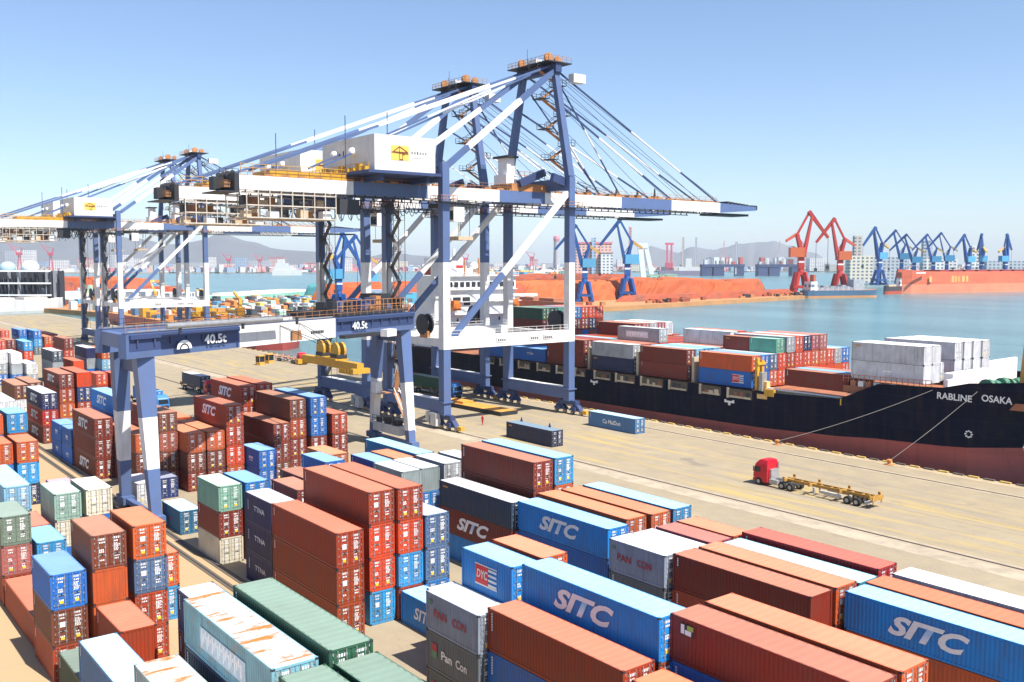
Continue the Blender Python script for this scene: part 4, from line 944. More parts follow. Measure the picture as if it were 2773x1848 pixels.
    for i, (z0, z1, a, b_) in enumerate(((12.4, 8.6, .42, .52), (8.6, 1.9, .5, .05))):
        A, B_ = FR.lerp(NR, 1-a), FR.lerp(NR, 1-b_); A = A+Vector((.9, 0, 0)); B_ = B_+Vector((.9, 0, 0))
        mb.beam(A+Z*z0, B_+Z*z1, .9, .12, 0); mb.beam(A+Z*(z0+1)+Vector((.45, 0, 0)), B_+Z*(z1+1)+Vector((.45, 0, 0)), .09, .09, 1); mb.beam(A+Z*(z0+1)-Vector((.45, 0, 0)), B_+Z*(z1+1)-Vector((.45, 0, 0)), .09, .09, 1)
    m_ = NR.lerp(FR, .75); mb.box(m_.x-1.4, m_.x+1.2, m_.y-1, m_.y+1.4, 8.4, 8.5, 0); mb.box(m_.x-1.6, m_.x-.4, m_.y-.6, m_.y+.8, 8.5, 10.4, 1)
    mb.beam(NR+Vector((.4, 3.2, 17.5)), NR+Vector((.4, 1.6, 12)), .3, .3, 0)
    mb.build('stair', [mat('stair_rust', (.42, .2, .1), .7, .4, 1), WHITE], t)
    mb = MB(); a = NR+Vector((-.9, 2.2, 0)); mb.box(a.x, a.x+1.6, a.y, a.y+8.4, 2.1, 3.6, 0)
    for k_ in range(3): mb.box(a.x+.1, a.x+1.4, a.y+1+k_*2.6, a.y+2.2+k_*2.6, 3.6, 4.4+.3*(k_ % 2), 1)
    mb.rail((a.x, a.y, 3.6), (a.x, a.y+8.4, 3.6), 6, m=1, r=.04); mb.build('power_unit', [mat('unit_grey', (.55, .58, .62), .5, .25, .8), DARK], t)
    # spreader with its head block hanging on ropes
    mb = MB(); sx, sy, sz = 21.5, -9.5, 17.3
    mb.box(sx-.45, sx+.45, sy, sy+15, sz, sz+.95, 0); mb.box(sx-1.15, sx+1.15, sy-.3, sy+.5, sz-.25, sz+.35, 0); mb.box(sx-1.15, sx+1.15, sy+14.5, sy+15.3, sz-.25, sz+.35, 0)
    mb.box(sx-.9, sx+.9, sy+4.6, sy+10.2, sz+.96, sz+1.2, 0)
    for yy in (sy+5.5, sy+9.4):
        for dx_ in (-.42, .42): mb.lathe((sx+dx_, yy, sz+2.1), [(.15, -.16), (1.05, -.14), (1.05, .14), (.15, .16)], 16, 0, 'x')
        mb.box(sx-.7, sx+.7, yy-.9, yy+.9, sz+1.15, sz+1.7, 1)
    for k_ in range(5): mb.box(sx-.6, sx+.6, sy+1.2+k_*.7, sy+1.6+k_*.7, sz-.5, sz+.1, 0)
    sp = mb.build('spreader', [YEL, DARK], t)
    mb = MB()
    for yy in (sy+5.5, sy+9.4):
        for dx_ in (-.5, .5): mb.tube((sx+dx_, yy, sz+2.6), (sx+dx_*4, 12+dx_, 22.3), .045, 0, 4)
    mb.build('hoist_rope', DARK, sp)
    return t
yard_gantry()
# ------------------------------------------------------------------ the container ship alongside
HULL = mat('hull_black', (.003, .006, .022), .6, .1, .15, spec=.08, wear=.35, wearc=(.05, .03, .02), seam=(9, 2.4, 3.0)); HULLR = mat('hull_red', (.42, .085, .075), .55, .3, .2, wear=.5, wearc=(.16, .07, .05), seam=(9, 2.4, .7))
DECK = mat('deck_rust', (.42, .16, .08), .8, .4, .3); SHIPW = mat('ship_white', (.8, .8, .79), .5, .08, .3); BEAM_ = mat('hatch_cream', (.56, .47, .34), .7, .4, .5)
def container_ship():
    t = thing('container_ship', 'black hulled container ship with red waterline moored along the quay, RABLINE OSAKA on the bow', 'container ship', (136, 66, -2))
    X0, Y0 = 136, 66
    # half sections: y, half beam, keel offset, deck height, paint line height
    st = [(240, 13.5, 7.9, 1.0), (228, 16.2, 7.9, 1.0), (175, 16.5, 7.8, .9), (130, 16.5, 7.85, 1.2), (104.6, 16.5, 7.95, 1.5), (99.5, 16.5, 7.9, 1.7), (88.4, 16.5, 8.3, 2.2), (81.6, 16.5, 11.4, 2.8),
          (71.2, 16.4, 11.9, 3.2), (67.4, 16.3, 12.9, 3.5), (59.5, 15.8, 13.7, 4.1), (48, 12.5, 14.2, 4.6), (36, 7.0, 14.8, 5.2), (26, .6, 15.6, 5.6)]
    cx = 152.5; mb = MB(); n = len(st); vs = []
    for y, hb, zd, zp in st:
        lo = hb if y > 62 else hb*.72
        for s_ in (-1, 1):
            for hw, z in ((lo*.96, -6), (lo, zp), (hb, zd)): vs.append((cx+s_*hw-X0, y-Y0, z+2))
    fs = []; ms = []
    for i in range(n-1):
        a, b_ = i*6, (i+1)*6
        for k_ in range(2):
            mb_f = (a+k_, b_+k_, b_+k_+1, a+k_+1); fs.append(mb_f); ms.append(1 if k_ == 0 else 0)
            fs.append((a+3+k_, a+4+k_, b_+4+k_, b_+3+k_)); ms.append(1 if k_ == 0 else 0)
    for e in (0, (n-1)*6): fs.append((e, e+1, e+4, e+3)); ms.append(1); fs.append((e+1, e+2, e+5, e+4)); ms.append(0)
    mb.v = vs; mb.f = fs; mb.m = ms; hull = mb.build('hull', [HULL, HULLR], t)
    # openings along the side under the containers: recessed cream webs and machinery
    mb = MB(); spans = [(146.4, 141.3), (140.0, 134.4), (132.9, 126.8), (125.4, 120.6), (117.7, 112.6), (111.2, 105.6), (152.4, 149), (158.6, 154.5), (165.2, 160.4), (172, 167.5), (179, 174), (186, 181)]
    rnd = random.Random(3)
    for a, b_ in spans:
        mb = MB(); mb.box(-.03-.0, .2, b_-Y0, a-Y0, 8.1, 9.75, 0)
        mb.box(-.10, .0, a-Y0-.5, a-Y0, 8.0, 9.85, 1)
        mb.box(-.05, -.031, b_-Y0+.3, a-Y0-.6, 8.15, 8.5, 1)
        for k_ in range(3):
            y = b_-Y0+.5+k_*(a-b_-1.4)/3; mb.box(-.06, -.031, y, y+rnd.uniform(.5, 1.2), 8.5, 8.5+rnd.uniform(.4, .95), rnd.choice((1, 2, 3)))
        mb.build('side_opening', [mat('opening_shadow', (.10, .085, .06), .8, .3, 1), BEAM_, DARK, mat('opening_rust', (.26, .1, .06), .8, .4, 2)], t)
    mb = MB()
    for y, hb, zd, zp in st[4:7]: pass
    mb.prism([(.4, 104-Y0), (.4, 88-Y0), (32.6, 88-Y0), (32.6, 104-Y0)], 9.2, 9.6, 0); mb.prism([(.4, 87.9-Y0), (.5, 70-Y0), (1.2, 58-Y0), (5, 46-Y0), (16, 28-Y0), (28, 46-Y0), (31.8, 58-Y0), (32.5, 87.9-Y0)], 11.6, 12.6, 0)
    mb.box(.6, 32.4, 104-Y0, 240-Y0, 9.2, 9.75, 0); mb.build('deck', DECK, t)
    mb = MB(); mb.box(.9, 2.0, 88.5-Y0, 103.6-Y0, 9.61, 10.3, 0); mb.box(.7, 1.3, 88.3-Y0, 103.8-Y0, 10.3, 10.55, 1)
    for k_ in range(24): mb.box(.75, .85, 88.6-Y0+k_*.62, 88.7-Y0+k_*.62, 9.61, 10.3, 0)
    mb.build('hatch_coaming', [BEAM_, SHIPW], t)
    for y in (120.3, 134.9, 149.3): MB().box(1.2, 32, y-Y0-.25, y-Y0+.35, 9.76, 14.5).build('lashing_bridge', BEAM_, t)
    mb = MB(); mb.box(.1, 1.4, 103.6-Y0, 104.3-Y0, 9.76, 13.2, 0); mb.box(.3, .9, 104.8-Y0, 105.3-Y0, 9.76, 15.6, 1); mb.box(1.6, 2.2, 104.8-Y0, 105.3-Y0, 9.76, 15.2, 1); mb.box(.2, 2.4, 104.6-Y0, 105.4-Y0, 14.4, 14.8, 1); mb.box(.6, 1.6, 103-Y0, 104-Y0, 9.7, 11.6, 2)
    mb.box(-.08, .6, 102.4-Y0, 104.5-Y0, 8.6, 9.4, 2); mb.box(-.1, .5, 101-Y0, 103-Y0, 9.2, 10.4, 1); mb.build('lashing_post', [STEEL, YEL, mat('cream_orange', (.8, .5, .2), .7, .3, 1)], t)
    mb = MB(); mb.rail((.2, 87.8-Y0, 13.3), (.2, 73-Y0, 13.6), 16, h=1.1, r=.05, m=0)
    for k_ in range(9): mb.box(.5, 1.3, 75-Y0+k_*1.35, 75.9-Y0+k_*1.35, 12.61, 13.5, k_ % 2)
    mb.build('rail', [mat('rail_rust', (.45, .17, .10), .7, .3, 1), SHIPW], t)
    # white breakwater, winches and foremast on the forecastle
    mb = MB(); mb.add([(19, 78-Y0, 12.6), (32, 75-Y0, 12.6), (32, 75-Y0, 16.2), (19, 78-Y0, 15.4), (19, 78.5-Y0, 12.6), (32, 75.5-Y0, 12.6), (32, 75.5-Y0, 16.2), (19, 78.5-Y0, 15.4)],
        [(0,1,2,3),(7,6,5,4),(0,4,5,1),(1,5,6,2),(2,6,7,3),(3,7,4,0)]); mb.box(4, 21, 72.5-Y0, 72.9-Y0, 12.6, 14.6); mb.box(6.5, 19, 73-Y0, 74.5-Y0, 12.6, 15.3); mb.build('breakwater', SHIPW, t)
    wm = mat('winch_green', (.05, .22, .13), .6, .5, 1.5)
    mb = MB(); rnd = random.Random(8)
    for k_ in range(9):
        x, y = 5+k_*1.5, 67-Y0-k_*.35; mb.lathe((x, y, 14+rnd.uniform(0, .5)), [(.3, -.7), (rnd.uniform(.8, 1.15), -.6), (rnd.uniform(.6, .95), 0), (rnd.uniform(.8, 1.15), .6), (.3, .7)], 12, 0, 'x')
    for k_ in range(12): mb.box(4+k_*1.2, 4.8+k_*1.2, 64.6-Y0, 65.6-Y0, 12.6, 13.3+rnd.uniform(0, .6), rnd.choice((0, 1, 2)))
    for k_ in range(7): mb.lathe((18+k_*1.5, 60-Y0+k_*.4, 14.6), [(.3, -.6), (1.1, -.5), (1.1, .5), (.3, .6)], 12, 0, 'y')
    mb.build('mooring_winch', [wm, mat('winch_rust', (.4, .13, .07), .7, .4, 2), SHIPW], t)
    mb = MB(); mb.beam((4.0, 61.2-Y0, 12.6), (4.8, 60.6-Y0, 33), 1.7, 1.4, 0, .9, .8); mb.box(3.8, 6.4, 59.4-Y0, 61-Y0, 12.6, 13.6, 0); mb.build('foremast', mat('mast_orange', (.72, .38, .08), .6, .3, 1), t)
    # stern house with bridge, windows and funnel
    mb = MB(); a, b_ = 203.5-Y0, 219-Y0; z = 10
    for i, (x0, x1, h_) in enumerate(((1.5, 31.5, 5.5), (1.0, 27, 3.0), (1.0, 26, 3.2), (1.2, 25, 3.0), (.8, 25.6, 3.4))):
        mb.box(x0, x1, a+i*.5, b_-i*.6, z, z+h_); mb.box(x0-.3, x1+.3, a+i*.5-.8, b_-i*.6, z+h_, z+h_+.16); z += h_+.16
    ho = mb.build('superstructure', SHIPW, t)
    for zz, h_, k_n, w_, st_ in ((25.9, 1.35, 13, 1.25, 1.85), (21.2, 2.1, 3, 2.0, 3.0), (21.2, 2.1, 0, 1, 1), (17.0, .9, 7, .5, 3.4), (12, 1.6, 8, .9, 3.2)):
        for k_ in range(k_n):
            x = 1.6+k_*st_; MB().box(x, x+w_, a-.05+(2.0 if zz > 25 else 1.0 if zz > 20 else .5 if zz > 16 else 0)-.03, a+2.4, zz, zz+h_).build('window', DARK, ho)
    mb = MB(); mb.rail((1, a+1.2, 28.7), (26, a+1.2, 28.7), 12, r=.06); mb.beam((8, a+6, 28.6), (8, a+6, 36), .9, .9, 0, .4, .4); mb.beam((5.5, a+6, 33), (10.5, a+6, 33), .25); mb.box(4, 12, a+3, a+9, 28.6, 30.8, 0)
    mb.lathe((16, a+8, 31), [(.2, -.3), (1.1, 0), (1.1, .8), (.2, 1.5)], 12, 0)
    for x in (3, 9, 13.5): mb.beam((x, a+2.4, 28.6), (x+.4, a+3, 32+x % 2), .3, .3, 1)
    mb.build('radar_mast', [SHIPW, mat('mast_rust', (.5, .2, .06), .6, .3, 1)], ho)
    mb = MB(); mb.box(8, 15, a+12, b_+5, 10, 33.6, 0); mb.box(7.95, 15.05, a+11.95, b_+5.05, 29, 31.6, 1); mb.build('funnel', [SHIPW, mat('funnel_red', (.4, .03, .03), .5, .2, 1)], t)
    for x in (2.8, 22):
        mb = MB(); mb.box(x, x+2.2, a-1.4, a+1.2, 20, 21.8, 0); mb.box(x+.2, x+2, a-1.3, a+1, 21.8, 22.5, 0); mb.build('lifeboat', mat('lifeboat_orange', (.75, .22, .04), .5, .2, 1), t)
    # name and marks
    l = lettering('RABLINE', 1.35, LETTER, (-.06, 69.4-Y0, 12.65), t, bold=.03, wid=5.2, name='ship_name')
    l = lettering('OSAKA', 1.35, LETTER, (.16, 63.4-Y0, 12.95), t, bold=.03, wid=4.4, name='ship_name'); l.rotation_euler = (0, 0, -.045)
    mb = MB()
    for y, z in ((146.3, 5.2), (110.6, 5.1)):
        mb = MB(); mb.box(-.04, -.0, y-Y0-1.1, y-Y0+1.1, z+2, z+2.35, 0); mb.box(-.05, 0, y-Y0-.25, y-Y0+.25, z+1.55, z+2.0, 0); mb.box(-.05, 0, y-Y0-1.1, y-Y0-.7, z+2.35, z+2.55, 0); mb.box(-.05, 0, y-Y0+.7, y-Y0+1.1, z+2.35, z+2.55, 0); mb.build('hull_mark', LETTER, t)
    MB().box(-.06, -.02, 87.9-Y0, 88.1-Y0, 9.3, 10.4).build('hull_mark', YELL, t)
    for y, z in ((67.1, 7.55), (58.9, 6.8)):
        mb = MB()
        for k_ in range(8): 
            t_ = k_*math.pi/4; mb.box(-.02, .12, y-Y0+.45*math.cos(t_)-.13, y-Y0+.45*math.cos(t_)+.13, z+.45*math.sin(t_)-.1, z+.45*math.sin(t_)+.1, 0)
        mb.build('hull_mark', LETTER, t)
    return t
container_ship()
S = []      # containers on deck: x, y, z, length, height, colour, label
G2 = 'containers on the deck of the moored ship'
def col(i): return 136.9+i*2.52
def deck(y, i, z, H, c, L_, lab): container((col(i), y, z), L_, H, c, lab, G2)
BAYS = {'A': 106.5, 'B': 121.7, 'C': 135.9, 'D': 150.6, 'E': 163.3, 'F': 176.5}
BW_ = {'A': 'foremost long bay', 'B': 'second bay from the bow end', 'C': 'third bay, behind silver box', 'D': 'fourth bay, by the crane leg', 'E': 'fifth bay, between crane legs', 'F': 'tall block beyond crane legs'}
DK = {
 'A': [('blue:emblem', 'redor'), ('blue', 'blue:small'), ('redor', 'slateblue'), ('orangered', 'orangered', None), ('orangered', 'red', 'palegrey'), ('orangered', 'orangered', 'orangered'), ('redor', 'orangered', 'indigo'), ('orangered', 'redor', 'rose'), ('orangered', 'redor', 'pink'), ('orangered', 'orangered'), ('redor', 'palegrey'), ('orangered', 'blue:small')],
 'B': [('maroon', 'maroon'), ('blue', 'ice'), ('blue', 'sky'), ('red', 'ice'), ('red', 'pinkred'), ('red', 'redor', 'white'), ('red', 'orangered', 'orangered'), ('red', 'redor'), ('blue', 'red'), ('red', 'redor'), ('red', 'redor'), ('red', 'blue')],
 'C': [('navy:logo', 'palewhite'), ('red', 'salmon'), ('red', 'salmon'), ('blue', 'orangered', 'palewhite:line'), ('red', 'redor'), ('red', 'salmon'), ('red', 'orangered'), ('blue', 'red'), ('red', 'redor'), ('red', 'red'), ('red', 'palegrey'), ('red', 'redor')],
 'D': [('maroon', 'maroon'), ('redor', 'salmon'), ('red', 'salmon'), ('red', 'ice'), ('red', 'redor'), ('blue', 'red'), ('red', 'red', 'maroon'), ('red', 'redor', 'pink'), ('red', 'blue', 'palewhite'), ('red', 'red', 'rose'), ('blue', 'red', 'white'), ('red', 'redor')],
 'E': [('blue:TTNA',), ('azure',), ('blue',), ('red',), ('red', ), ('blue',), ('red',), ('red',), ('red',), ('red',), ('red',), ('blue',)],
 'F': [('blue',), ('blue',), ('navy',), ('red',), ('blue', 'navy', 'maroon', 'seagreen'), ('blue', 'red', 'maroon', 'seagreen'), ('red', 'blue', 'maroon', 'mint'), ('red', 'blue', 'blue', 'orangered'), ('blue', 'red', 'maroon', 'azure'), ('red', 'blue', 'maroon', 'orangered'), ('red', 'red', 'navy', 'orangered'), ('red', 'blue', 'maroon', 'orangered')],
}
HS = set(HIDDEN_SHIP); hid = []
for b in DK:
    for i, ts in enumerate(DK[b]):
        for k, c in enumerate(ts):
            if c is None: continue
            H = 2.85 if b == 'F' else 2.92; z = 8.0+k*H
            if (b, i, k) in HS: hid.append((col(i), BAYS[b], z, 40, H, c.split(':')[0])); continue
            w3 = 'at deck level' if k == 0 else ('topmost' if k == len(ts)-1 else 'in the middle')
            place = 'at the quay side' if i == 0 else f'{ORD[i]} from the quay side'
            deck(BAYS[b], i, z, H, c, 40, f"{PAL[c.split(':')[0]][1]} container {w3}, {place}, {BW_[b]}")
# two short boxes on the forward bay
container((col(3), 113.2, 8+2*2.92), 20, 2.6, 'maroon:logo', 'short maroon container on the ship behind the pale green one', G2)
container((col(3), 107.0, 8+2*2.92), 20, 2.6, 'mint', 'short mint green container on the ship in front of a maroon one', G2)
# refrigerated boxes and the low bay forward
container((col(0), 74.7, 11.9), 40, 2.9, 'reefer:small', 'lower grey white refrigerated container at the bow, quay side', G2)
container((col(0), 74.7, 14.8), 40, 2.9, 'reefer:logo', 'upper grey white refrigerated container at the bow, quay side', G2)
container((col(1), 74.7, 11.9), 40, 2.9, 'reefer', 'lower white refrigerated container second from the quay side at the bow', G2)
container((col(1), 74.7, 14.8), 40, 2.9, 'reefer', 'upper white refrigerated container second from the quay side at the bow', G2)
container((col(2), 75.5, 11.9), 40, 2.9, 'white', 'white container inboard of the refrigerated pair at the bow', G2)
for i in (5, 6, 7, 8):
    for k in (0, 1): container((col(i)-.8, 75.3+.25*(8-i), 11.95+k*2.85), 40, 2.85, 'reefer' if (i+k) % 3 else 'white', f"{'upper' if k else 'lower'} white container of the inboard bow stacks, {ORD[i-5]} from the left", G2)
container((col(0), 87.3, 9.35), 40, 2.85, 'maroon', 'long maroon container low on deck behind the grey white pair', G2)
container((col(1), 87.3, 9.35), 40, 2.85, 'sky', 'pale blue roofed container low on deck behind a maroon one', G2)
container((col(2), 87.3, 9.35), 40, 2.85, 'salmon', 'salmon roofed container low on deck, third from the quay side', G2)
container((col(0), 74.95, 9.4-.4), 40, 2.85, 'maroon', 'maroon container under the refrigerated pair at the bow', G2) if 0 else None
if hid: plain_boxes(hid, 'ship_containers', 'hidden containers in the middle of the ship stacks', 'containers')

# ------------------------------------------------------------------ mooring
def bollard(loc, label):
    t = thing('bollard', label, 'bollard', loc, 0, 'mooring bollards on the quay edge'); mb = MB()
    mb.lathe((0, 0, 0), [(.5, 0), (.5, .06), (.26, .1), (.24, .5), (.42, .62), (.42, .78), (.2, .86)], 12); mb.build('post', mat('bollard_rust', (.62, .25, .08), .6, .3, 1.5), t)
    mb = MB(); mb.box(-.6, .6, -.7, .7, -.0, .05); mb.build('base_plate', CORANGE, t); return t
bollard((131.8, 76.8, .0), 'orange bollard on the quay edge holding the short steep mooring line')
bollard((131.8, 97.0, .0), 'orange bollard on the quay edge holding the long shallow mooring line')
bollard((131.8, 50.0, .0), 'orange bollard at the right frame edge beside the hull') if 0 else None
def rope(label, pts):
    mb = MB(); mb.pts(pts, .04, 0, 5); o = mb.build('mooring_line', mat('rope', (.5, .47, .42), .8, .2, 3)); tag(o, label, 'rope', 'mooring lines')
def sag(a, b_, s_, n=10):
    a, b_ = Vector(a), Vector(b_); return [a.lerp(b_, i/n)-Vector((0, 0, s_*4*(i/n)*(1-i/n))) for i in range(n+1)]
rope('short steep mooring line from a bollard up to the ship name', sag((131.8, 76.8, .6), (135.7, 65.9, 11.9), .25))
rope('long shallow mooring line across the black bow', sag((131.8, 97.0, .6), (135.7, 72.6, 11.4), .5))

# ------------------------------------------------------------------ trucks on the apron
def wheelset(parent, x, y, r_=.52, w_=.3, n=14):
    o = MB().lathe((x, y, r_), [(.2, -w_), (r_*.96, -w_), (r_, -w_*.8), (r_, w_*.8), (r_*.96, w_), (.2, w_)], n, 0, 'x').build('wheel', RUBBER, parent)
    MB().lathe((x, y, r_), [(.05, -w_-.02), (.27, -w_-.015), (.27, w_+.015), (.05, w_+.02)], 10, 0, 'x').build('rim', STEEL, o); return o
def truck(loc, rz, label, trailer=True, cabm=None, trail=None, bed=None):
    """tractor facing +y with a skeletal container trailer behind it"""
    cabm = cabm or TRED; t = thing('truck', label, 'truck', loc, rz, None)
    # cab shaped as a loft: bumper, windscreen rake, high roof fairing
    rings = []
    for z, y0, y1, hw in ((.45, -.95, 1.28, 1.2), (1.2, -1.0, 1.36, 1.24), (1.75, -1.0, 1.32, 1.24), (2.75, -1.0, 1.12, 1.2), (3.0, -.98, .95, 1.15), (3.45, -.9, .45, 1.02), (3.55, -.75, .2, .85)):
        rings.append([(-hw, y0, z), (hw, y0, z), (hw, y1-.18, z), (hw-.22, y1, z), (-hw+.22, y1, z), (-hw, y1-.18, z)])
    MB().loft(rings).build('cab', cabm, t)
    mb = MB(); mb.add([(-1.0, 1.345, 1.8), (1.0, 1.345, 1.8), (.95, 1.165, 2.68), (-.95, 1.165, 2.68)], [(0, 3, 2, 1)]); mb.build('windscreen', GLASS, t)
    mb = MB()
    for s_ in (-1, 1): mb.box(s_*1.245-.01, s_*1.245+.01, .1, .95, 1.75, 2.5)
    mb.build('side_window', GLASS, t)
    mb = MB(); mb.box(-1.0, 1.0, 1.37, 1.42, .95, 1.5); mb.box(-1.1, 1.1, 1.30, 1.36, .5, .8); mb.build('grille', DARK, t)
    for s_ in (-1, 1): MB().box(s_*.95-.2, s_*.95+.2, 1.35, 1.40, .62, .84).build('headlight', WHITE, t)
    mb = MB()
    for s_ in (-1, 1): mb.box(s_*1.42-.08, s_*1.42+.08, 1.0, 1.1, 1.8, 2.5); mb.beam((s_*1.2, 1.0, 2.5), (s_*1.42, 1.05, 2.5), .05)
    mb.build('mirror', DARK, t)
    mb = MB()
    for x in (-.42, .42): mb.box(x-.06, x+.06, -5.4, 1.1, .75, 1.0)
    mb.box(-1.15, -.6, -2.6, -1.3, .45, 1.05); mb.box(.6, 1.15, -2.6, -1.3, .45, 1.05); mb.box(-.8, .8, -1.4, -1.05, .9, 2.3); mb.box(-.55, .55, -4.4, -3.2, 1.0, 1.22); mb.tube((.95, -1.25, .9), (.95, -1.25, 3.2), .09)
    mb.build('chassis', STEEL if trailer else DARK, t)
    for y in (.35, -3.4, -4.7):
        for s_ in (-1, 1): wheelset(t, s_*1.0, y)
    if trailer:
        trail = trail or mat('trailer_yellow', (.52, .27, .04), .7, .5, 1.5, wear=.6); mb = MB()
        for x in (-.48, .48): mb.box(x-.07, x+.07, -16.6, -3.2, 1.12, 1.48)
        for k_ in range(9): mb.box(-.44, .44, -4.2-k_*1.5, -4.05-k_*1.5, 1.18, 1.42)
        for y in (-3.7, -7.6, -12, -16.2):
            mb.box(-1.2, 1.2, y-.12, y+.12, 1.18, 1.46)
            for s_ in (-1, 1): mb.box(s_*1.18-.1, s_*1.18+.1, y-.16, y+.16, 1.46, 1.80)
        mb.box(-1.22, 1.22, -16.75, -16.6, 1.0, 1.5); mb.box(-1.0, -.8, -16.7, -16.6, .55, 1.0); mb.box(.8, 1.0, -16.7, -16.6, .55, 1.0); tr = mb.build('trailer', trail, t)
        mb = MB(); mb.box(-.8, -.6, -8.2, -7.9, .3, 1.12); mb.box(.6, .8, -8.2, -7.9, .3, 1.12); mb.box(-1.1, -.75, -12.3, -9.1, .62, .98); mb.box(.75, 1.1, -12.3, -9.1, .62, .98); mb.box(-.9, .9, -15.9, -15.4, .4, .7); mb.build('landing_gear', mat('pale_steel', (.55, .53, .5), .7, .4, 2), tr)
        for y in (-13.2, -14.5):
            for s_ in (-1, 1): wheelset(t, s_*1.0, y)
    return t
truck((107.0, 80.4, 0), 0, 'red cabbed truck with an empty yellow skeletal trailer on the open apron')
truck((125.3, 262.5, 0), math.pi, 'distant red truck with a flat trailer beyond the yellow spreader', trail=mat('trailer_pink', (.6, .3, .24), .6, .3, 1))
truck((120.7, 175.5, 0), math.pi, 'truck under the crane carrying a green container', cabm=mat('truck_blue', (.05, .2, .5), .4, .1, 1))
container((119.45, 179.6, 1.5), 40, 2.6, 'seagreen', 'sea green container on a truck between the crane legs', None)
truck((79.2, 213.8, 0), math.pi, 'dark red cabbed truck carrying a slate container at far centre left')
container((77.9, 216.6, 1.5), 40, 2.7, 'slate', 'slate grey container on a truck behind the red stacks', None)
truck((62.3, 195.5, 0), math.pi, 'truck under a bright blue container left of the red stacks', cabm=mat('truck_blue', (.05, .2, .5), .4, .1, 1))
container((61.0, 198.0, 1.5), 40, 2.6, 'sitc:SITC', 'bright blue container on a truck behind the shaded stacks', None)
container((119.9, 118.3, .02), 40, 2.75, 'slateblue:line2', 'grey blue container with white lettering standing alone on the apron', None) if 0 else None
c = container((119.9, 118.3, .02), 40, 2.75, 'steel', 'grey blue container with white lettering standing alone on the apron', None)
lettering('Ca MaiDun', 1.0, LETTER, (-.012, 6.0, 1.25), c, bold=.02, wid=4.6)
c = container((100.5, 118.2, .02), 40, 2.75, 'navy:logo', 'dark blue container standing alone near the landside rail', None)
mb = MB()
for y in (3.2, 10.8): mb.add([(2.2, y-.3, 2.6), (2.2, y+.3, 2.6), (2.2, y, 3.3), (2.36, y-.3, 2.6), (2.36, y+.3, 2.6), (2.36, y, 3.3)], [(0, 1, 2), (5, 4, 3), (0, 3, 4, 1), (1, 4, 5, 2), (2, 5, 3, 0)])
mb.build('lug', NAVYD, c)
# hatch cover / flat orange spreader frame on the ground, person in red, booths
t = thing('lifting_frame', 'flat orange lifting frame lying on the apron between the crane legs', 'lifting frame', (115.2, 160.2, 0), R(2))
mb = MB(); mb.box(-2.2, 2.2, -11, 11, .55, .85); mb.box(-1.6, 1.2, 2, 8, .85, 1.35); mb.build('panel', mat('frame_orange', (.78, .36, .06), .6, .35, .5), t)
mb = MB(); mb.box(-2.35, -2.2, -11, 11, .1, .8); mb.box(2.2, 2.35, -11, 11, .1, .8); mb.box(-2.2, 2.2, -11.2, -11, .1, .8)
for y in (-9, -3, 3, 9): mb.box(-2.1, 2.1, y-.3, y+.3, 0, .55)
mb.build('support', DARK, t)
def booth(loc, label):
    t = thing('guard_booth', label, 'booth', loc, R(15), 'orange booths on the quay'); mb = MB(); om = mat('booth_orange', (.72, .36, .06), .6, .25, 1)
    for x in (-1, .9):
        for y in (-.9, .8): mb.box(x, x+.1, y, y+.1, 0, 2.6)
    mb.box(-1, 1, .75, .9, 0, 2.6); mb.box(-1, 1, -.9, .9, 0, .9); mb.build('frame', om, t)
    MB().box(-1.15, 1.15, -1.05, 1.05, 2.6, 2.8).build('roof', om, t); MB().box(-.9, .9, -.8, .75, .9, 2.55).build('window', GLASS, t)
booth((115.0, 269, 0), 'left orange booth on the empty apron'); booth((119.2, 272, 0), 'right orange booth on the empty apron, beside its twin')
def person(loc, rz, shirt, label):
    t = thing('person', label, 'person', loc, rz); me = bpy.data.meshes.new('body')
    V = [(0,0,.95), (0,0,1.15), (0,.01,1.42), (0,.02,1.54), (0,.03,1.66), (-.1,0,.9), (-.12,.06,.5), (-.12,-.02,.08), (-.12,.12,.04), (.1,0,.9), (.13,-.05,.5), (.13,-.16,.08), (.13,-.02,.04),
         (-.2,0,1.4), (-.26,-.03,1.14), (-.25,.06,.9), (.2,0,1.4), (.27,.03,1.14), (.26,.1,.9)]
    Ed = [(0,1),(1,2),(2,3),(3,4),(0,5),(5,6),(6,7),(7,8),(0,9),(9,10),(10,11),(11,12),(2,13),(13,14),(14,15),(2,16),(16,17),(17,18)]
    rad = [.15,.14,.15,.06,.1,.1,.075,.05,.04,.1,.075,.05,.04,.075,.05,.035,.075,.05,.035]
    me.from_pydata(V, Ed, []); o = bpy.data.objects.new('body', me); COL.objects.link(o); o.parent = t
    m_ = o.modifiers.new('Skin', 'SKIN'); me.skin_vertices.new() if not me.skin_vertices else None
    for i, r_ in enumerate(rad): me.skin_vertices[0].data[i].radius = (r_, r_*.8)
    me.skin_vertices[0].data[0].use_root = True; o.modifiers.new('Sub', 'SUBSURF').levels = 1
    dg = bpy.context.evaluated_depsgraph_get(); me2 = bpy.data.meshes.new_from_object(o.evaluated_get(dg)); o.modifiers.clear(); o.data = me2; me2.name = 'body'
    me2.materials.clear(); me2.materials.append(mat('overalls_'+shirt, (.62, .02, .015) if shirt == 'red' else (.7, .3, .03), .8, .1, 3))
    MB().lathe((0, .03, 1.67), [(.13, 0), (.13, .05), (.09, .12), (.02, .15)], 10).build('helmet', mat('helmet_red', (.6, .03, .02), .4, .05, 3), t)
    t.scale = (1.05, 1.05, 1.05); return t
person((104.6, 143, 0), R(100), 'red', 'person in red overalls walking on the apron near the crane wheels')
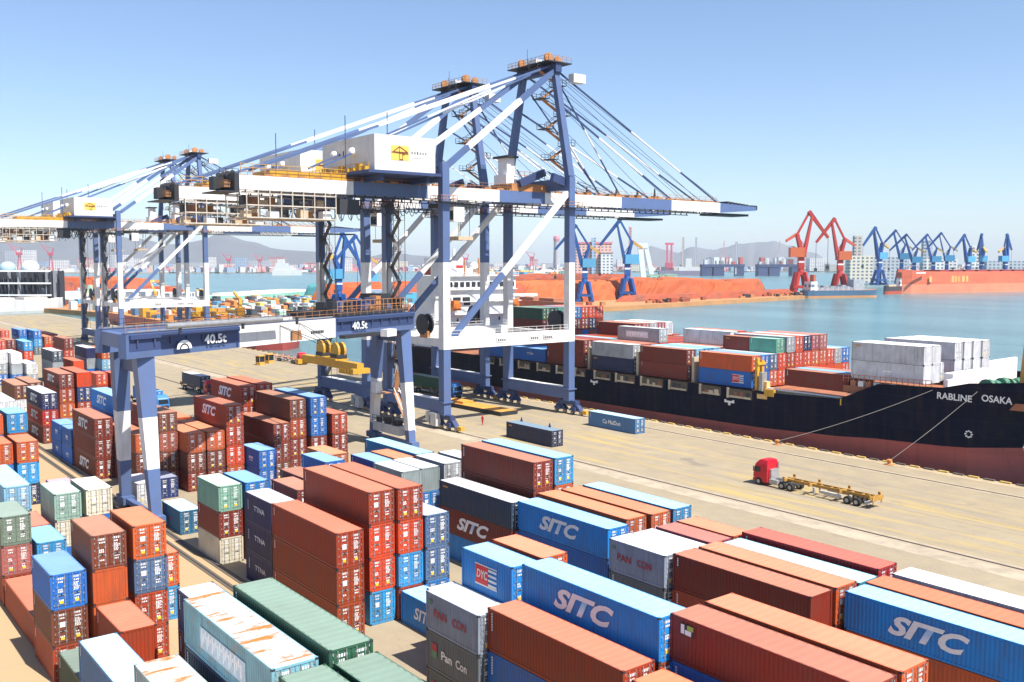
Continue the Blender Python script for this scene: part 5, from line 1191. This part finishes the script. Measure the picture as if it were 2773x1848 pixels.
# ------------------------------------------------------------------ jib cranes across the basin
def jib_crane(u, d, hgt, colr, boxc, label, group, flip=1, lean=.5, z0=1.0, turn=0):
    """level luffing portal crane, total height hgt; flip = which side the jib reaches"""
    p = bearing(u, d, z0); k = hgt/65.0; dk = mat('jib_'+colr[0], colr[1], .5, .15, .08); bx_ = mat('jib_box_'+boxc[0], boxc[1], .5, .15, .1)
    t = thing('jib_crane', label, 'crane', p, YAW-math.pi/2+turn, group); t.scale = (k, k, k); f = flip
    mb = MB()
    for x in (-6, 6):
        for y in (-5, 5): mb.beam((x, y, 0), (x*.42, y*.42, 17), 2.8, 2.8, 0, 3.2, 3.2)
    mb.box(-6.6, 6.6, -5.8, -4.2, 4.6, 6.6); mb.box(-6.6, 6.6, 4.2, 5.8, 4.6, 6.6); mb.box(-7.5, -4.6, -6.5, 6.5, 0, 2.2); mb.box(4.6, 7.5, -6.5, 6.5, 0, 2.2); mb.build('portal', dk, t)
    mb = MB(); mb.lathe((0, 0, 15), [(3.0, 0), (2.7, 2.5), (2.2, 5)], 14); mb.beam((0, 0, 20), (0, 0, 29), 4.6, 4.6, 0, 4.2, 4.2)
    for z in (21.5, 24.5): mb.box(-2.2, 2.2, -2.2, 2.2, z, z+1.3, 1)
    mb.build('column', [dk, mat('jib_stripe', (.78, .78, .78), .6, .1, .3)], t)
    mb = MB(); mb.box(-f*2-7 if f > 0 else -2, 2 if f > 0 else 9, -3.2, 3.2, 29, 36.5, 0); mb.build('machinery_house', bx_, t)
    mb = MB(); mb.box(-3.4, 3.4, -3, 3, 28.8, 30.4); mb.beam((f*.5, -1.6, 30), (-f*3.5, -1.6, 47), 2.1, 2.1); mb.beam((f*.5, 1.6, 30), (-f*3.5, 1.6, 47), 2.1, 2.1); mb.beam((f*3, 0, 30), (-f*3.5, 0, 46), 2, 2); mb.beam((-f*3.5, -2, 46.6), (-f*3.5, 2, 46.6), 1.4); mb.build('tower', dk, t)
    mb = MB(); mb.add([(-f*3, -1.2, 46), (-f*3, 1.2, 46), (-f*12, 1.5, 40.5), (-f*12, -1.5, 40.5), (-f*4, -1.2, 48), (-f*4, 1.2, 48), (-f*12, 1.5, 42.6), (-f*12, -1.5, 42.6)],
        [(0,1,2,3),(7,6,5,4),(0,4,5,1),(1,5,6,2),(2,6,7,3),(3,7,4,0)]); mb.build('counterweight', mat('counterweight_'+boxc[0], boxc[2], .6, .2, .2), t)
    tip = (f*(8+6*lean), 0, 61)
    mb = MB(); mb.beam((f*2.2, -1.1, 31), (tip[0], -.5, tip[2]), 2.3, 3.4, 0, 1.3, 2.0); mb.beam((f*2.2, 1.1, 31), (tip[0], .5, tip[2]), 2.3, 3.4, 0, 1.3, 2.0); mb.build('main_jib', dk, t)
    mb = MB(); mb.beam((-f*3.2, 0, 47), (tip[0]-f*2.2, 0, 64), 1.3, 1.6); mb.beam((f*3, 0, 37), (-f*2.5, 0, 45), .6, .6); mb.build('tie_bar', dk, t)
    e = (tip[0]+f*(13+7*lean), 0, 44); mb = MB(); mb.beam((tip[0]-f*2.6, 0, 64.6), e, 2.4, 3.0, 0, 1.5, 2.0); mb.beam(tip, (tip[0]-f*2.6, 0, 64.8), 2.6, 2.6); mb.build('fly_jib', dk, t)
    mb = MB(); mb.tube(e, (e[0], 0, 22), .18, 0, 4); mb.box(e[0]-1, e[0]+1, -1, 1, 19.5, 22); mb.build('hook_rope', DARK, t)
    return t
BL = ('blue', (.012, .085, .30)); BLB = ('azure', (.10, .38, .62), (.65, .38, .10)); RD = ('red', (.48, .035, .025)); RDB = ('orange', (.62, .14, .04), (.6, .10, .05))
JB = 'blue jib cranes across the basin'; JR = 'red jib cranes across the basin'
jib_crane(1698, 764, 64, BL, BLB, 'nearest blue jib crane, jib pointing left, on the ore pier', JB, -1, .1)
jib_crane(1583, 720, 58, BL, BLB, 'blue jib crane half hidden by the waterside crane leg', JB, -1, .3)
jib_crane(2166, 905, 78, RD, RDB, 'left red jib crane, jib reaching right, tallest of the cranes across the basin', JR, 1, .0)
jib_crane(2272, 915, 72, RD, RDB, 'right red jib crane whose jib reaches left toward its twin', JR, -1, .0)
for u, d, h_, f, le, lb in ((2378, 1240, 66, -1, 0, 'blue jib crane just right of the red pair'), (2438, 1330, 66, -1, .2, 'pale blue jib crane behind, third right of the red pair'), (2472, 1180, 56, -1, .4, 'low blue jib crane above the bow of the orange ship'),
        (2524, 1240, 62, -1, .2, 'upright blue jib crane over the orange ship'), (2560, 1260, 60, -1, 0, 'blue jib crane with its jib spread left, over the ship name'), (2617, 1260, 59, -1, .1, 'blue jib crane in front of the upright one, right of the ship bow'),
        (2718, 1300, 62, 1, -.6, 'rightmost blue jib crane, at the frame edge')):
    jib_crane(u, d, h_*(1.12+.06*math.sin(u)), BL, BLB, lb, JB, f, le+.25*math.sin(u*3), 2.0, .55*math.sin(u*1.7))
jib_crane(2654, 1270, 67, BL, BLB, 'single mast like blue jib crane seen end on', JB, 1, -.6, 2.0, math.pi/2)
jib_crane(918, 535, 47, BL, BLB, 'blue jib crane seen between the legs of the quay cranes', JB, 1, -.4, .5, .6)
jib_crane(990, 520, 45, BL, BLB, 'second blue jib crane behind the quay crane legs', JB, -1, .2, .5, .3)

def facade(name, c):
    """wall with rows of darker window openings"""
    if 'f_'+name in M: return M['f_'+name]
    m = bpy.data.materials.new(name+'_facade'); m.use_nodes = True; n = m.node_tree; L = n.links; b = n.nodes['Principled BSDF']; b.inputs['Roughness'].default_value = .8
    tc = n.nodes.new('ShaderNodeTexCoord'); sp = n.nodes.new('ShaderNodeSeparateXYZ'); L.new(tc.outputs['Object'], sp.inputs[0])
    def pulse(src, per, duty):
        d = n.nodes.new('ShaderNodeMath'); d.operation = 'MULTIPLY'; d.inputs[1].default_value = 1/per; L.new(src, d.inputs[0])
        fr = n.nodes.new('ShaderNodeMath'); fr.operation = 'FRACT'; L.new(d.outputs[0], fr.inputs[0])
        g = n.nodes.new('ShaderNodeMath'); g.operation = 'LESS_THAN'; g.inputs[1].default_value = duty; L.new(fr.outputs[0], g.inputs[0]); return g.outputs[0]
    ax = n.nodes.new('ShaderNodeMath'); ax.operation = 'ADD'; L.new(sp.outputs[0], ax.inputs[0]); L.new(sp.outputs[1], ax.inputs[1])
    px = pulse(ax.outputs[0], 6.5, .55); pz = pulse(sp.outputs[2], 5.0, .5)
    mu = n.nodes.new('ShaderNodeMath'); mu.operation = 'MULTIPLY'; L.new(px, mu.inputs[0]); L.new(pz, mu.inputs[1])
    x = n.nodes.new('ShaderNodeMix'); x.data_type = 'RGBA'; L.new(mu.outputs[0], x.inputs[0]); x.inputs[6].default_value = (*c, 1); x.inputs[7].default_value = (.13, .17, .22, 1)
    L.new(x.outputs[2], b.inputs['Base Color']); M['f_'+name] = m; return m
# ------------------------------------------------------------------ other ships
def bulk_ship(u0, d0, u1, d1, zd, hullc, lowc, label, deckc=None, house=None, split=.45, bow_left=True):
    a, b_ = bearing(u0, d0, -2), bearing(u1, d1, -2); L_ = (b_-a).length; ang = math.atan2(b_.y-a.y, b_.x-a.x); B_ = min(32, L_*.17)
    t = thing('cargo_ship', label, 'ship', a, ang); H = zd+2; mb = MB(); rings = []
    prof = ((0, .05, 1.12), (.03, .55, 1.08), (.08, .9, 1.02), (.15, 1, 1), (.9, 1, 1), (.97, .85, 1), (1, .5, 1.02))
    if not bow_left: prof = tuple((1-x, w_, z) for x, w_, z in reversed(prof))
    n = len(prof); vs = []
    for x, w_, zz in prof:
        for s_ in (-1, 1):
            for z, kk in ((-3, .9), (H*split, 1), (H*zz, 1)): vs.append((x*L_, s_*B_/2*w_*kk, z))
    fs, ms = [], []
    for i in range(n-1):
        p, q_ = i*6, (i+1)*6
        for k_ in range(2): fs += [(p+k_, q_+k_, q_+k_+1, p+k_+1), (p+3+k_, p+4+k_, q_+4+k_, q_+3+k_)]; ms += [1-k_]*2
        fs.append((p+2, q_+2, q_+5, p+5)); ms.append(2)
    for e in (0, (n-1)*6): fs += [(e, e+1, e+4, e+3), (e+1, e+2, e+5, e+4)]; ms += [1, 0]
    mb.v, mb.f, mb.m = vs, fs, ms; mb.build('hull', [mat('hull_'+hullc[0], hullc[1], .5, .25, .05, wear=.3, seam=(14, 4, .85)), mat('hull_'+lowc[0], lowc[1], .6, .25, .05), deckc or DECK], t)
    nh = int(L_*.7/22)
    for i in range(nh):
        x = L_*.14+i*L_*.66/max(nh, 1); MB().box(x, x+L_*.66/nh*.72, -B_*.33, B_*.33, H, H+1.8).build('hatch', deckc or BEAM_, t)
    hx = L_*(.84 if bow_left else .06)
    if house:
        mb = MB(); z = H
        for i in range(house): mb.box(hx+i*.4, hx+L_*.1-i*.3, -B_*(.42-.02*i), B_*(.42-.02*i), z, z+2.7); z += 2.8
        ho = mb.build('superstructure', facade('ship_house', (.72, .72, .7)), t)
        mb = MB(); mb.box(hx+L_*.06, hx+L_*.09, -3, 3, z, z+6); mb.build('funnel', mat('funnel_plain', (.5, .12, .06), .6, .2, .3), t)
    return t, L_, B_, H
O_ = ('coral', (.78, .165, .08))
t, L_, B_, H = bulk_ship(2428, 1016, 3000, 1200, 21.0, O_, ('coral_light', (.85, .27, .15)), 'huge coral red bulk carrier riding high at the right edge', mat('deck_dark_red', (.30, .05, .05), .7, .2, .05), None, .42)
for x, w_, h_ in ((30, 4, 6), (66, 3.5, 7), (71, 3, 6.5), (76, 3, 5.5), (83, 4, 6.5), (90, 3, 6)): MB().box(x, x+w_, -B_/2-.1, -B_/2+.1, 13-h_*.5+2, 13+h_*.5+2).build('side_patch', mat('patch_yellow', (.75, .42, .12), .6, .2, .1), t)

mb = MB(); mb.box(9, 24, -B_/2*.97-.6, -B_/2*.9, 21.2, 22.2); mb.build('name_plate', LETTER, t)
t, L_, B_, H = bulk_ship(2172, 880, 2372, 905, 5.0, ('barge_blue', (.05, .13, .22)), ('barge_rust', (.62, .28, .12)), 'small dark blue coastal barge moored by the red jib cranes', None, 3, .3, False)
mb = MB(); rnd = random.Random(2)
for k_ in range(26): x = 12+k_*1.9; mb.box(x, x+1.7, -4.6, 4.6, 7, 9.5+rnd.uniform(0, 2.4), k_ % 3)
mb.box(52, 64, -5, 5, 7, 17, 0); mb.build('cargo', [mat('barge_grey', (.42, .44, .48), .7, .4, .3), mat('barge_grey2', (.30, .33, .42), .7, .4, .3), STEEL], t)
bulk_ship(2395, 985, 2436, 1010, 6, ('tug_black', (.05, .05, .06)), ('tug_red', (.5, .08, .04)), 'small black and red tug at the bow of the coral ship', None, 3, .4)
t, L_, B_, H = bulk_ship(560, 720, 846, 905, 5.0, ('aqua', (.30, .62, .46)), ('orange_low', (.62, .20, .06)), 'mint green ship with an orange waterline moored behind the gantry', mat('deck_white', (.7, .66, .6), .7, .3, .05), 0, .45)
t, L_, B_, H = bulk_ship(1000, 640, 1215, 690, 5.0, ('aqua', (.30, .62, .46)), ('orange_low', (.62, .20, .06)), 'pale green ship seen between the quay crane legs', DECK, 3, .4)
bulk_ship(1400, 620, 1566, 560, 7.0, ('ore_hull', (.5, .13, .06)), ('ore_low', (.58, .24, .12)), 'orange red ship stern behind the diagonal crane brace', DECK, 0, .4)
t, L_, B_, H = bulk_ship(768, 352, 330, 520, 5.2, ('dull_red', (.45, .07, .05)), ('wine', (.32, .05, .04)), 'red hulled ship moored ahead on the same quay with orange hatch gear', mat('deck_orange', (.6, .26, .07), .7, .35, .2), 4, .5)
rnd = random.Random(12); gm = [YEL, mat('cargo_orange', (.62, .22, .05), .7, .3, .4), SHIPW, mat('cargo_blue', (.08, .25, .5), .6, .3, .5), mat('cargo_dark', (.1, .1, .11), .7, .3, .5)]
for k_ in range(90):
    x = L_*.08+rnd.random()*L_*.82; y = -B_*.42+rnd.random()*B_*.8; MB().box(x, x+rnd.uniform(2, 7), y, y+rnd.uniform(1, 4), H, H+rnd.uniform(1, 4.5)).build('deck_gear', gm[rnd.choice((0, 0, 1, 2, 3, 4))], t)
for x in (L_*.2, L_*.38, L_*.56, L_*.72):
    mb = MB(); mb.beam((x, 0, H), (x, 0, H+11), 1.2, 1.2, 0); mb.beam((x, 0, H+10), (x+14, -3, H+13), .8, .8, 0); mb.box(x-1.5, x+1.5, -1.5, 1.5, H+4, H+7, 0); mb.build('deck_crane', YEL, t)
t, L_, B_, H = bulk_ship(170, 640, -260, 560, 6.5, ('white_hull', (.75, .74, .72)), ('white_low', (.62, .60, .58)), 'white sided ship at the left edge behind the row of red containers', mat('deck_white', (.7, .66, .6), .7, .3, .05), 0, .2, True)
# dark cell guides of a container ship at the left edge
a = bearing(-60, 640, 0); t = thing('cell_guide', 'dark lattice of container cell guides with white rails at the left edge', 'ship lattice', a, YAW-math.pi/2-.05)
mb = MB(); rnd = random.Random(5)
for k_ in range(40):
    x = k_*1.45; w_ = rnd.choice((.35, .5, .8)); mb.box(x, x+w_, rnd.uniform(-2, 4), 6, 2, 25, rnd.choice((0, 0, 1)))
mb.build('guide', [mat('guide_dark', (.03, .035, .05), .7, .2, .3), mat('guide_grey', (.28, .3, .34), .7, .3, .3)], t)
mb = MB(); rnd = random.Random(6)
for k_ in range(20): x = rnd.random()*52; z = rnd.choice((2, 9, 17)); mb.box(x, x+rnd.uniform(2, 5), 3, 12, z, z+rnd.uniform(2, 5), rnd.choice((0, 1, 2)))
mb.build('cargo', [mat('cargo_dark', (.1, .1, .11), .7, .3, .5), mat('cargo_red', (.4, .08, .05), .7, .3, .5), mat('cargo_steel', (.35, .45, .55), .7, .3, .5)], t)
mb = MB()
for z in (8.4, 16.3, 24.4): mb.box(-2, 52, -3.4, -2.2, z, z+1.0)
mb.build('rail', SHIPW, t)

# row of short containers at far left on the quay
for k_, c in enumerate(('seagreen', 'maroon', 'redbright:small', 'red:small', 'orangered', 'crimson')):
    container((86.5, 434-k_*6.45, .02), 20, 2.7, c, f"{PAL[c.split(':')[0]][1]} short container, {ORD[k_]} from the left in the distant quayside row", 'distant row of short containers')

# ------------------------------------------------------------------ far shore
def tower(name, label, cat, u, d, w_, h_, c, floors=0, depth=None, group=None, roofc=None, z0=1.2):
    p = bearing(u, d, z0); t = thing(name, label, cat, p, YAW-math.pi/2, group); depth = depth or w_*.7; m_ = facade('far_'+c[0], c[1]) if floors else mat('far_'+c[0]+'_plain', c[1], .8, .15, .02)
    MB().box(-w_/2, w_/2, 0, depth, 0, h_).build('wall', m_, t)
    if roofc: MB().box(-w_/2-1, w_/2+1, -1, depth+1, h_, h_+max(1.5, h_*.05)).build('roof', mat('far_'+roofc[0], roofc[1], .8, .1, .05), t)
    return t
PK = ('pink', (.62, .38, .35)); WH = ('white', (.68, .66, .64)); GR = ('grey', (.42, .44, .47)); CR = ('cream', (.66, .6, .48)); BU = ('bluegrey', (.32, .42, .55)); RS = ('rose', (.6, .2, .24)); TL = ('tan', (.5, .43, .36))
rnd = random.Random(21); AP = 'apartment blocks on the far shore'
for k_ in range(64):
    u = -30+k_*46+rnd.uniform(-16, 16)
    if 1545 < u < 1680 or 2480 < u: continue
    d = rnd.uniform(3150, 3700)+(150 if u > 1000 else 0); h_ = rnd.uniform(14, 50)*(1.5 if u < 330 else 1)*(.6 if 1700 < u < 2200 else 1); w_ = rnd.uniform(28, 75); c = rnd.choice((PK, WH, WH, GR, CR, PK, BU, TL))
    near = 'behind the left quay cranes' if u < 560 else 'between the quay cranes' if u < 1200 else 'behind the tallest crane' if u < 1560 else 'behind the ore pier' if u < 2150 else 'behind the jib cranes'
    seen_l = globals().setdefault('SEENL', {}); kind = {'pink': 'pinkish', 'white': 'white', 'grey': 'grey', 'cream': 'cream', 'bluegrey': 'blue grey', 'tan': 'tan'}[c[0]]
    size = 'tall' if h_ > 38 else 'low' if h_ < 24 else 'mid height'
    seen_l[(kind, near)] = seen_l.get((kind, near), -1)+1
    tower('apartment_block', f"{ORD[seen_l[(kind, near)]]} {kind} block from the left on shore {near}, {size}".replace('mid height', 'middling').replace('blue grey', 'bluish'), 'building', u, d, w_, h_, c, max(2, int(h_/6)), None, AP, RS if c is PK else None)
mb = MB(); rnd = random.Random(31)
for k_ in range(2000):
    u = -80+rnd.random()*2900; d = rnd.uniform(2980, 3600) if u < 900 else rnd.uniform(3420, 3900)
    p = bearing(u, d, 1.2); w_ = rnd.uniform(6, 26); h_ = rnd.uniform(3, 17)*(1.5 if rnd.random() < .1 else 1); mb.box(p.x-w_/2, p.x+w_/2, p.y-w_/2, p.y+w_/2, 1.2, 1.2+h_, rnd.choice((0, 0, 0, 1, 2, 3, 4, 5)))
o = mb.build('shoreline_buildings', [mat('far_white', WH[1]), mat('far_pink', PK[1]), mat('far_grey', GR[1]), mat('far_bluegrey', BU[1]), mat('far_rose', RS[1]), mat('far_tan', TL[1])]); tag(o, 'mass of small sheds and houses along the far shore', 'buildings', kind='stuff')
for u, d, r_, lb in ((25, 2600, 20, 'pale blue domed storage tank, left of the pair'), (86, 2600, 22, 'white domed storage tank, right of the pair')):
    t = thing('storage_tank', lb, 'tank', bearing(u, d, .8), 0, 'domed storage tanks at far left')
    MB().lathe((0, 0, 0), [(r_, 0), (r_, r_*.95), (r_*.86, r_*1.3), (r_*.5, r_*1.58), (.5, r_*1.66)], 24).build('shell', mat('tank_blue' if r_ == 20 else 'tank_white', (.5, .68, .78) if r_ == 20 else (.78, .8, .8), .6, .1, .05), t, smooth=True)
def tower_crane(u, d, h_, c, lb, z0=1.2):
    t = thing('shipyard_crane', lb, 'crane', bearing(u, d, z0), YAW-math.pi/2, 'red shipyard cranes on the far shore'); mb = MB(); m_ = mat('yard_crane_'+c[0], c[1], .6, .1, .05)
    for x in (-4, 4): mb.beam((x*1.6, 0, 0), (x*.5, 0, h_*.62), 3, 3, 0, 2, 2)
    mb.box(-7, 7, -4, 4, h_*.60, h_*.70); mb.build('tower', m_, t); mb = MB(); mb.beam((-5, 0, h_*.68), (-h_*.34, 0, h_), 2.6, 2.6, 0, 1.4, 1.4); mb.beam((5, 0, h_*.7), (9, 0, h_*.85), 2.4, 2.4); mb.beam((9, 0, h_*.85), (-h_*.2, 0, h_*.9), 1, 1); mb.build('jib', m_, t)
for u, d, h_, lb in ((57, 2700, 84, 'thin red shipyard crane between the domed tanks'), (142, 2750, 84, 'stout rose red shipyard crane left of the far gantry crane'), (622, 3000, 60, 'left rose shipyard crane beyond the blue channel'), (706, 3000, 58, 'right rose shipyard crane beyond the blue channel'), (1440, 3000, 70, 'red shipyard crane by the grey chimney'), (1262, 2900, 64, 'red shipyard crane left of the diagonal brace')):
    tower_crane(u, d, h_, ('rose', (.6, .08, .13)), lb)
t = thing('chimney', 'tall grey chimney with a pink top left of the waterside crane leg', 'chimney', bearing(1507, 2600, 1)); MB().lathe((0, 0, 0), [(10, 0), (8.5, 60), (8, 88)], 16).build('shaft', mat('chimney_grey', (.36, .37, .40), .8, .15, .05), t); MB().lathe((0, 0, 88.2), [(8.6, 0), (9.4, 6), (8, 13), (3, 15)], 16).build('cap', mat('chimney_pink', (.65, .28, .34), .7, .1, .1), t)
# pink and white ship superstructure behind the blue jib crane
tower('ship_superstructure', 'tall pink and white superstructure behind the nearest blue jib crane', 'ship superstructure', 1607, 1650, 62, 62, ('salmon', (.72, .42, .34)), 7, 24, None, RS)
tower('ship_superstructure', 'lower white wing of the pink superstructure, right of it', 'ship superstructure', 1642, 1640, 20, 46, WH, 5, 20, None, PK)
tower('radar_tower', 'slim blue white tower rising over the pink superstructure', 'tower', 1607, 1645, 7, 72, BU, 8, 6)
tower('lattice_mast', 'thin red and white mast right of the nearest blue jib crane', 'mast', 1705, 1900, 5, 100, ('mast', (.6, .25, .25)), 9, 4)
tower('silo', 'grey silo block at the right edge behind the jib cranes', 'silo', 2730, 1500, 72, 32, GR, 5, 40)
tower('silo', 'cream storage building behind the first blue jib crane', 'silo', 2330, 1420, 34, 40, CR, 4, 20)
tower('silo', 'grey and white terminal building between the blue jib cranes', 'silo', 2400, 1460, 60, 38, GR, 5, 20)
tower('silo', 'pale terminal building behind the upright blue jib crane', 'silo', 2545, 1480, 50, 36, WH, 4, 20)
tower('silo', 'grey ship loader tower beside the upright blue jib crane', 'tower', 2508, 1480, 14, 64, GR, 6, 8)
tower('silo', 'tall pale loader tower left of the first blue jib crane', 'tower', 2320, 1450, 12, 70, TL, 6, 8)
tower('silo', 'pale shed left of the end on blue jib crane', 'shed', 2640, 1450, 14, 55, WH, 3, 8)
for u, w_, lb in ((1960, 110, 'dark blue oil rig with red deck'), (2110, 108, 'blue hulled oil rig with white deckhouse, right of the two')):
    d = 2400; p = bearing(u, d, -2); t = thing('oil_rig', lb, 'oil rig', p, YAW-math.pi/2, 'oil rigs moored in the distance'); bm = mat('rig_blue', (.05, .07, .17), .6, .2, .05)
    for x0, x1 in ((-w_*.5, -w_*.28), (-w_*.24, w_*.0), (w_*.28, w_*.45)): MB().box(x0, x1, 0, 30, 0, 28).build('leg', bm, t)
    MB().box(-w_*.5, w_*.46, -1, 31, 22, 29).build('deck', bm, t); mb = MB(); rr = random.Random(u)
    for k_ in range(16): x = -w_*.48+rr.random()*w_*.85; mb.box(x, x+rr.uniform(4, 14), 0, 20, 29, 29+rr.uniform(4, 18), rr.choice((0, 1, 2)))
    mb.build('module', [mat('rig_red', (.55, .12, .10), .6, .2, .1), mat('rig_white', (.66, .66, .66), .6, .2, .1), mat('rig_grey', (.3, .3, .36), .6, .2, .1)], t)
    mb = MB()
    for x in (-8, 0): mb.beam((x*1.5, 5, 29), (0, 5, 88), 1.6, 1.6, 0, .8, .8)
    mb.build('derrick', mat('rig_mast', (.5, .3, .32), .6, .2, .1), t)
for u, h_, lb in ((1816, 92, 'left mast'), (1848, 92, 'right mast')): pass
tower('lattice_mast', 'thin grey mast left of the first oil rig', 'mast', 1848, 3000, 6, 110, TL, 6, 4); tower('lattice_mast', 'grey mast right of the first oil rig', 'mast', 1883, 3000, 5, 110, GR, 6, 4)
tower('lattice_mast', 'dark pole between the two oil rigs', 'mast', 1992, 2400, 5, 82, GR, 2, 4)
for u in (1810,):
    t = thing('gantry_mast', 'red twin post shipyard gantry left of the oil rigs', 'gantry', bearing(u, 2900, 1), YAW-math.pi/2); m_ = mat('yard_crane_rose', (.6, .08, .13), .6, .1, .05)
    mb = MB(); mb.box(-8, -3, 0, 4, 0, 84); mb.box(5, 10, 0, 4, 0, 84); mb.box(-12, 14, 0, 4, 84, 90); mb.build('post', m_, t); MB().box(-10, 12, -2, 10, 14, 30).build('cabin', m_, t)
t = thing('conveyor', 'white slanted conveyor gallery right of the nearest blue jib crane', 'conveyor', bearing(1742, 1300, 1), YAW-math.pi/2)
mb = MB(); mb.beam((-5, 0, 52), (1, 0, 0), 7, 5); mb.beam((2, 0, 54), (14, 0, 0), 6, 5); mb.box(-9, 5, -3, 3, 49, 56); mb.build('gallery', mat('far_white2', (.7, .7, .68), .7, .1, .1), t)
t = thing('long_ship', 'low white topped ship along the shore left of the oil rigs', 'ship', bearing(1845, 2500, -2), YAW-math.pi/2); MB().box(-60, 60, 0, 16, 0, 12).build('hull', mat('hull_faded', (.25, .22, .32), .7, .2, .05), t); mb = MB(); mb.box(-8, 56, 2, 14, 12, 22); mb.box(10, 26, 2, 14, 22, 44); mb.build('deckhouse', mat('far_white2', (.7, .7, .68), .7, .1, .1), t)
t = thing('white_ship', 'white ship superstructure on the far shore between the quay cranes', 'ship', bearing(778, 2500, -2), YAW-math.pi/2); mb = MB(); mb.box(-38, 36, 0, 14, 0, 14); mb.box(-34, 14, 1, 13, 14, 24); mb.box(-30, 2, 1, 13, 24, 32); mb.box(-24, -8, 1, 13, 32, 42); mb.build('superstructure', mat('far_white2', (.7, .7, .68), .7, .1, .1), t)
# cluttered port land between the near quay and the far shore
mb = MB(); rnd = random.Random(52)
for k_ in range(2600):
    u = rnd.uniform(40, 1560)
    if u < 560: d = rnd.uniform(650, 1450) if u < 430 else rnd.uniform(680, 860)
    elif u < 1180: continue
    else: d = rnd.uniform(1500, 2700); 
    if u > 1180 and rnd.random() < .3: continue
    p = bearing(u, d, 0); L_ = rnd.uniform(1.5, 16)**1; w_ = rnd.uniform(1.2, 3.5); h_ = rnd.uniform(1.5, 5)*(3.2 if u > 1180 else 1)*(1.8 if rnd.random() < .06 else 1); z = 0
    if u > 1180: L_ *= 2.5; w_ *= 2
    an = rnd.choice((0, .3, .9, 1.35))+rnd.uniform(-.1, .1); q_ = Vector((math.cos(an), math.sin(an), 0))*L_/2; mb.beam(p-q_+Vector((0, 0, z+h_/2)), p+q_+Vector((0, 0, z+h_/2)), w_, h_, rnd.choice((0, 0, 0, 1, 1, 2, 3, 4, 5, 6)))
# stacked rows on the ore pier's left end
for k_ in range(700):
    x, y, z = pier(rnd.uniform(-145, 40), rnd.uniform(45, 235)); L_ = rnd.uniform(3, 12); w_ = rnd.uniform(2, 4); h_ = rnd.uniform(2, 6)
    mb.box(x-w_/2, x+w_/2, y-L_/2, y+L_/2, z, z+h_, rnd.choice((0, 0, 1, 1, 2, 3, 4, 5, 6)))
tag(mb.build('port_clutter', [mat('clutter_white', (.72, .71, .68), .7, .2, .3), mat('clutter_orange', (.66, .24, .07), .7, .25, .3), mat('clutter_blue', (.10, .33, .55), .7, .2, .3), mat('clutter_dark', (.07, .075, .09), .7, .2, .3), mat('clutter_mint', (.40, .68, .54), .7, .2, .3), mat('clutter_grey', (.35, .36, .38), .7, .2, .3), mat('clutter_yellow', (.75, .5, .12), .7, .25, .3)]), 'mass of sheds, boxes and gear on the far port land between the crane legs', 'port gear', kind='stuff')
struct('port_land', MB().prism([tuple(p[:2]) for p in (bearing(1180, 1480), bearing(1600, 1480), bearing(1640, 2750), bearing(1130, 2750))], -6, .4), SHORE)
# ore yard at left
for u, d, a, b_, h_, m_, lb in ((200, 1000, 56, 26, 14, ORE, 'bright orange ore heap behind the left quay crane'), (330, 960, 30, 18, 13, ORE, 'orange ore heap sloping down right of the far crane leg'), (110, 900, 34, 18, 12, ORE2, 'red ore heap at left behind the cell guides'), (420, 900, 26, 14, 7, ORE2, 'small red ore heap right of the far gantry crane')):
    p = bearing(u, d); pile('ore_heap', lb, p.x, p.y, a, b_, h_, YAW-math.pi/2, m_, int(u), 'ore heaps at left')
for i_, (u, d, w_, h_, c) in enumerate(((470, 700, 22, 8, WH), (1030, 560, 14, 14, BU), (1130, 600, 16, 11, ('teal', (.10, .45, .62))), (1070, 620, 26, 7, ('coral', (.62, .2, .14))), (330, 720, 20, 9, WH), (1420, 640, 18, 9, WH), (1290, 700, 22, 14, WH))):
    tower('port_building', ('white port shed right of the far gantry crane', 'blue grey port building between crane legs', 'teal port shed between crane legs', 'coral roofed port shed between crane legs', 'white port shed before the orange heap', 'white port shed behind the diagonal brace', 'white port building behind the ship bridge')[i_], 'building', u, d, w_, h_, c, 2, None, 'port sheds', None, .5)

# ------------------------------------------------------------------ haze
hz = MB().box(-14000, 20000, -9000, 20000, -9, 420)
hm = bpy.data.materials.new('haze'); hm.use_nodes = True; n = hm.node_tree; n.nodes.clear()
out = n.nodes.new('ShaderNodeOutputMaterial'); pv = n.nodes.new('ShaderNodeVolumePrincipled')
pv.inputs['Color'].default_value = (.80, .90, 1, 1); pv.inputs['Density'].default_value = .00006; pv.inputs['Anisotropy'].default_value = .0
n.links.new(pv.outputs[0], out.inputs['Volume'])
o = hz.build('haze', hm); o['kind'] = 'stuff'; o['label'] = 'thin pale haze over the harbour'; o['category'] = 'haze'
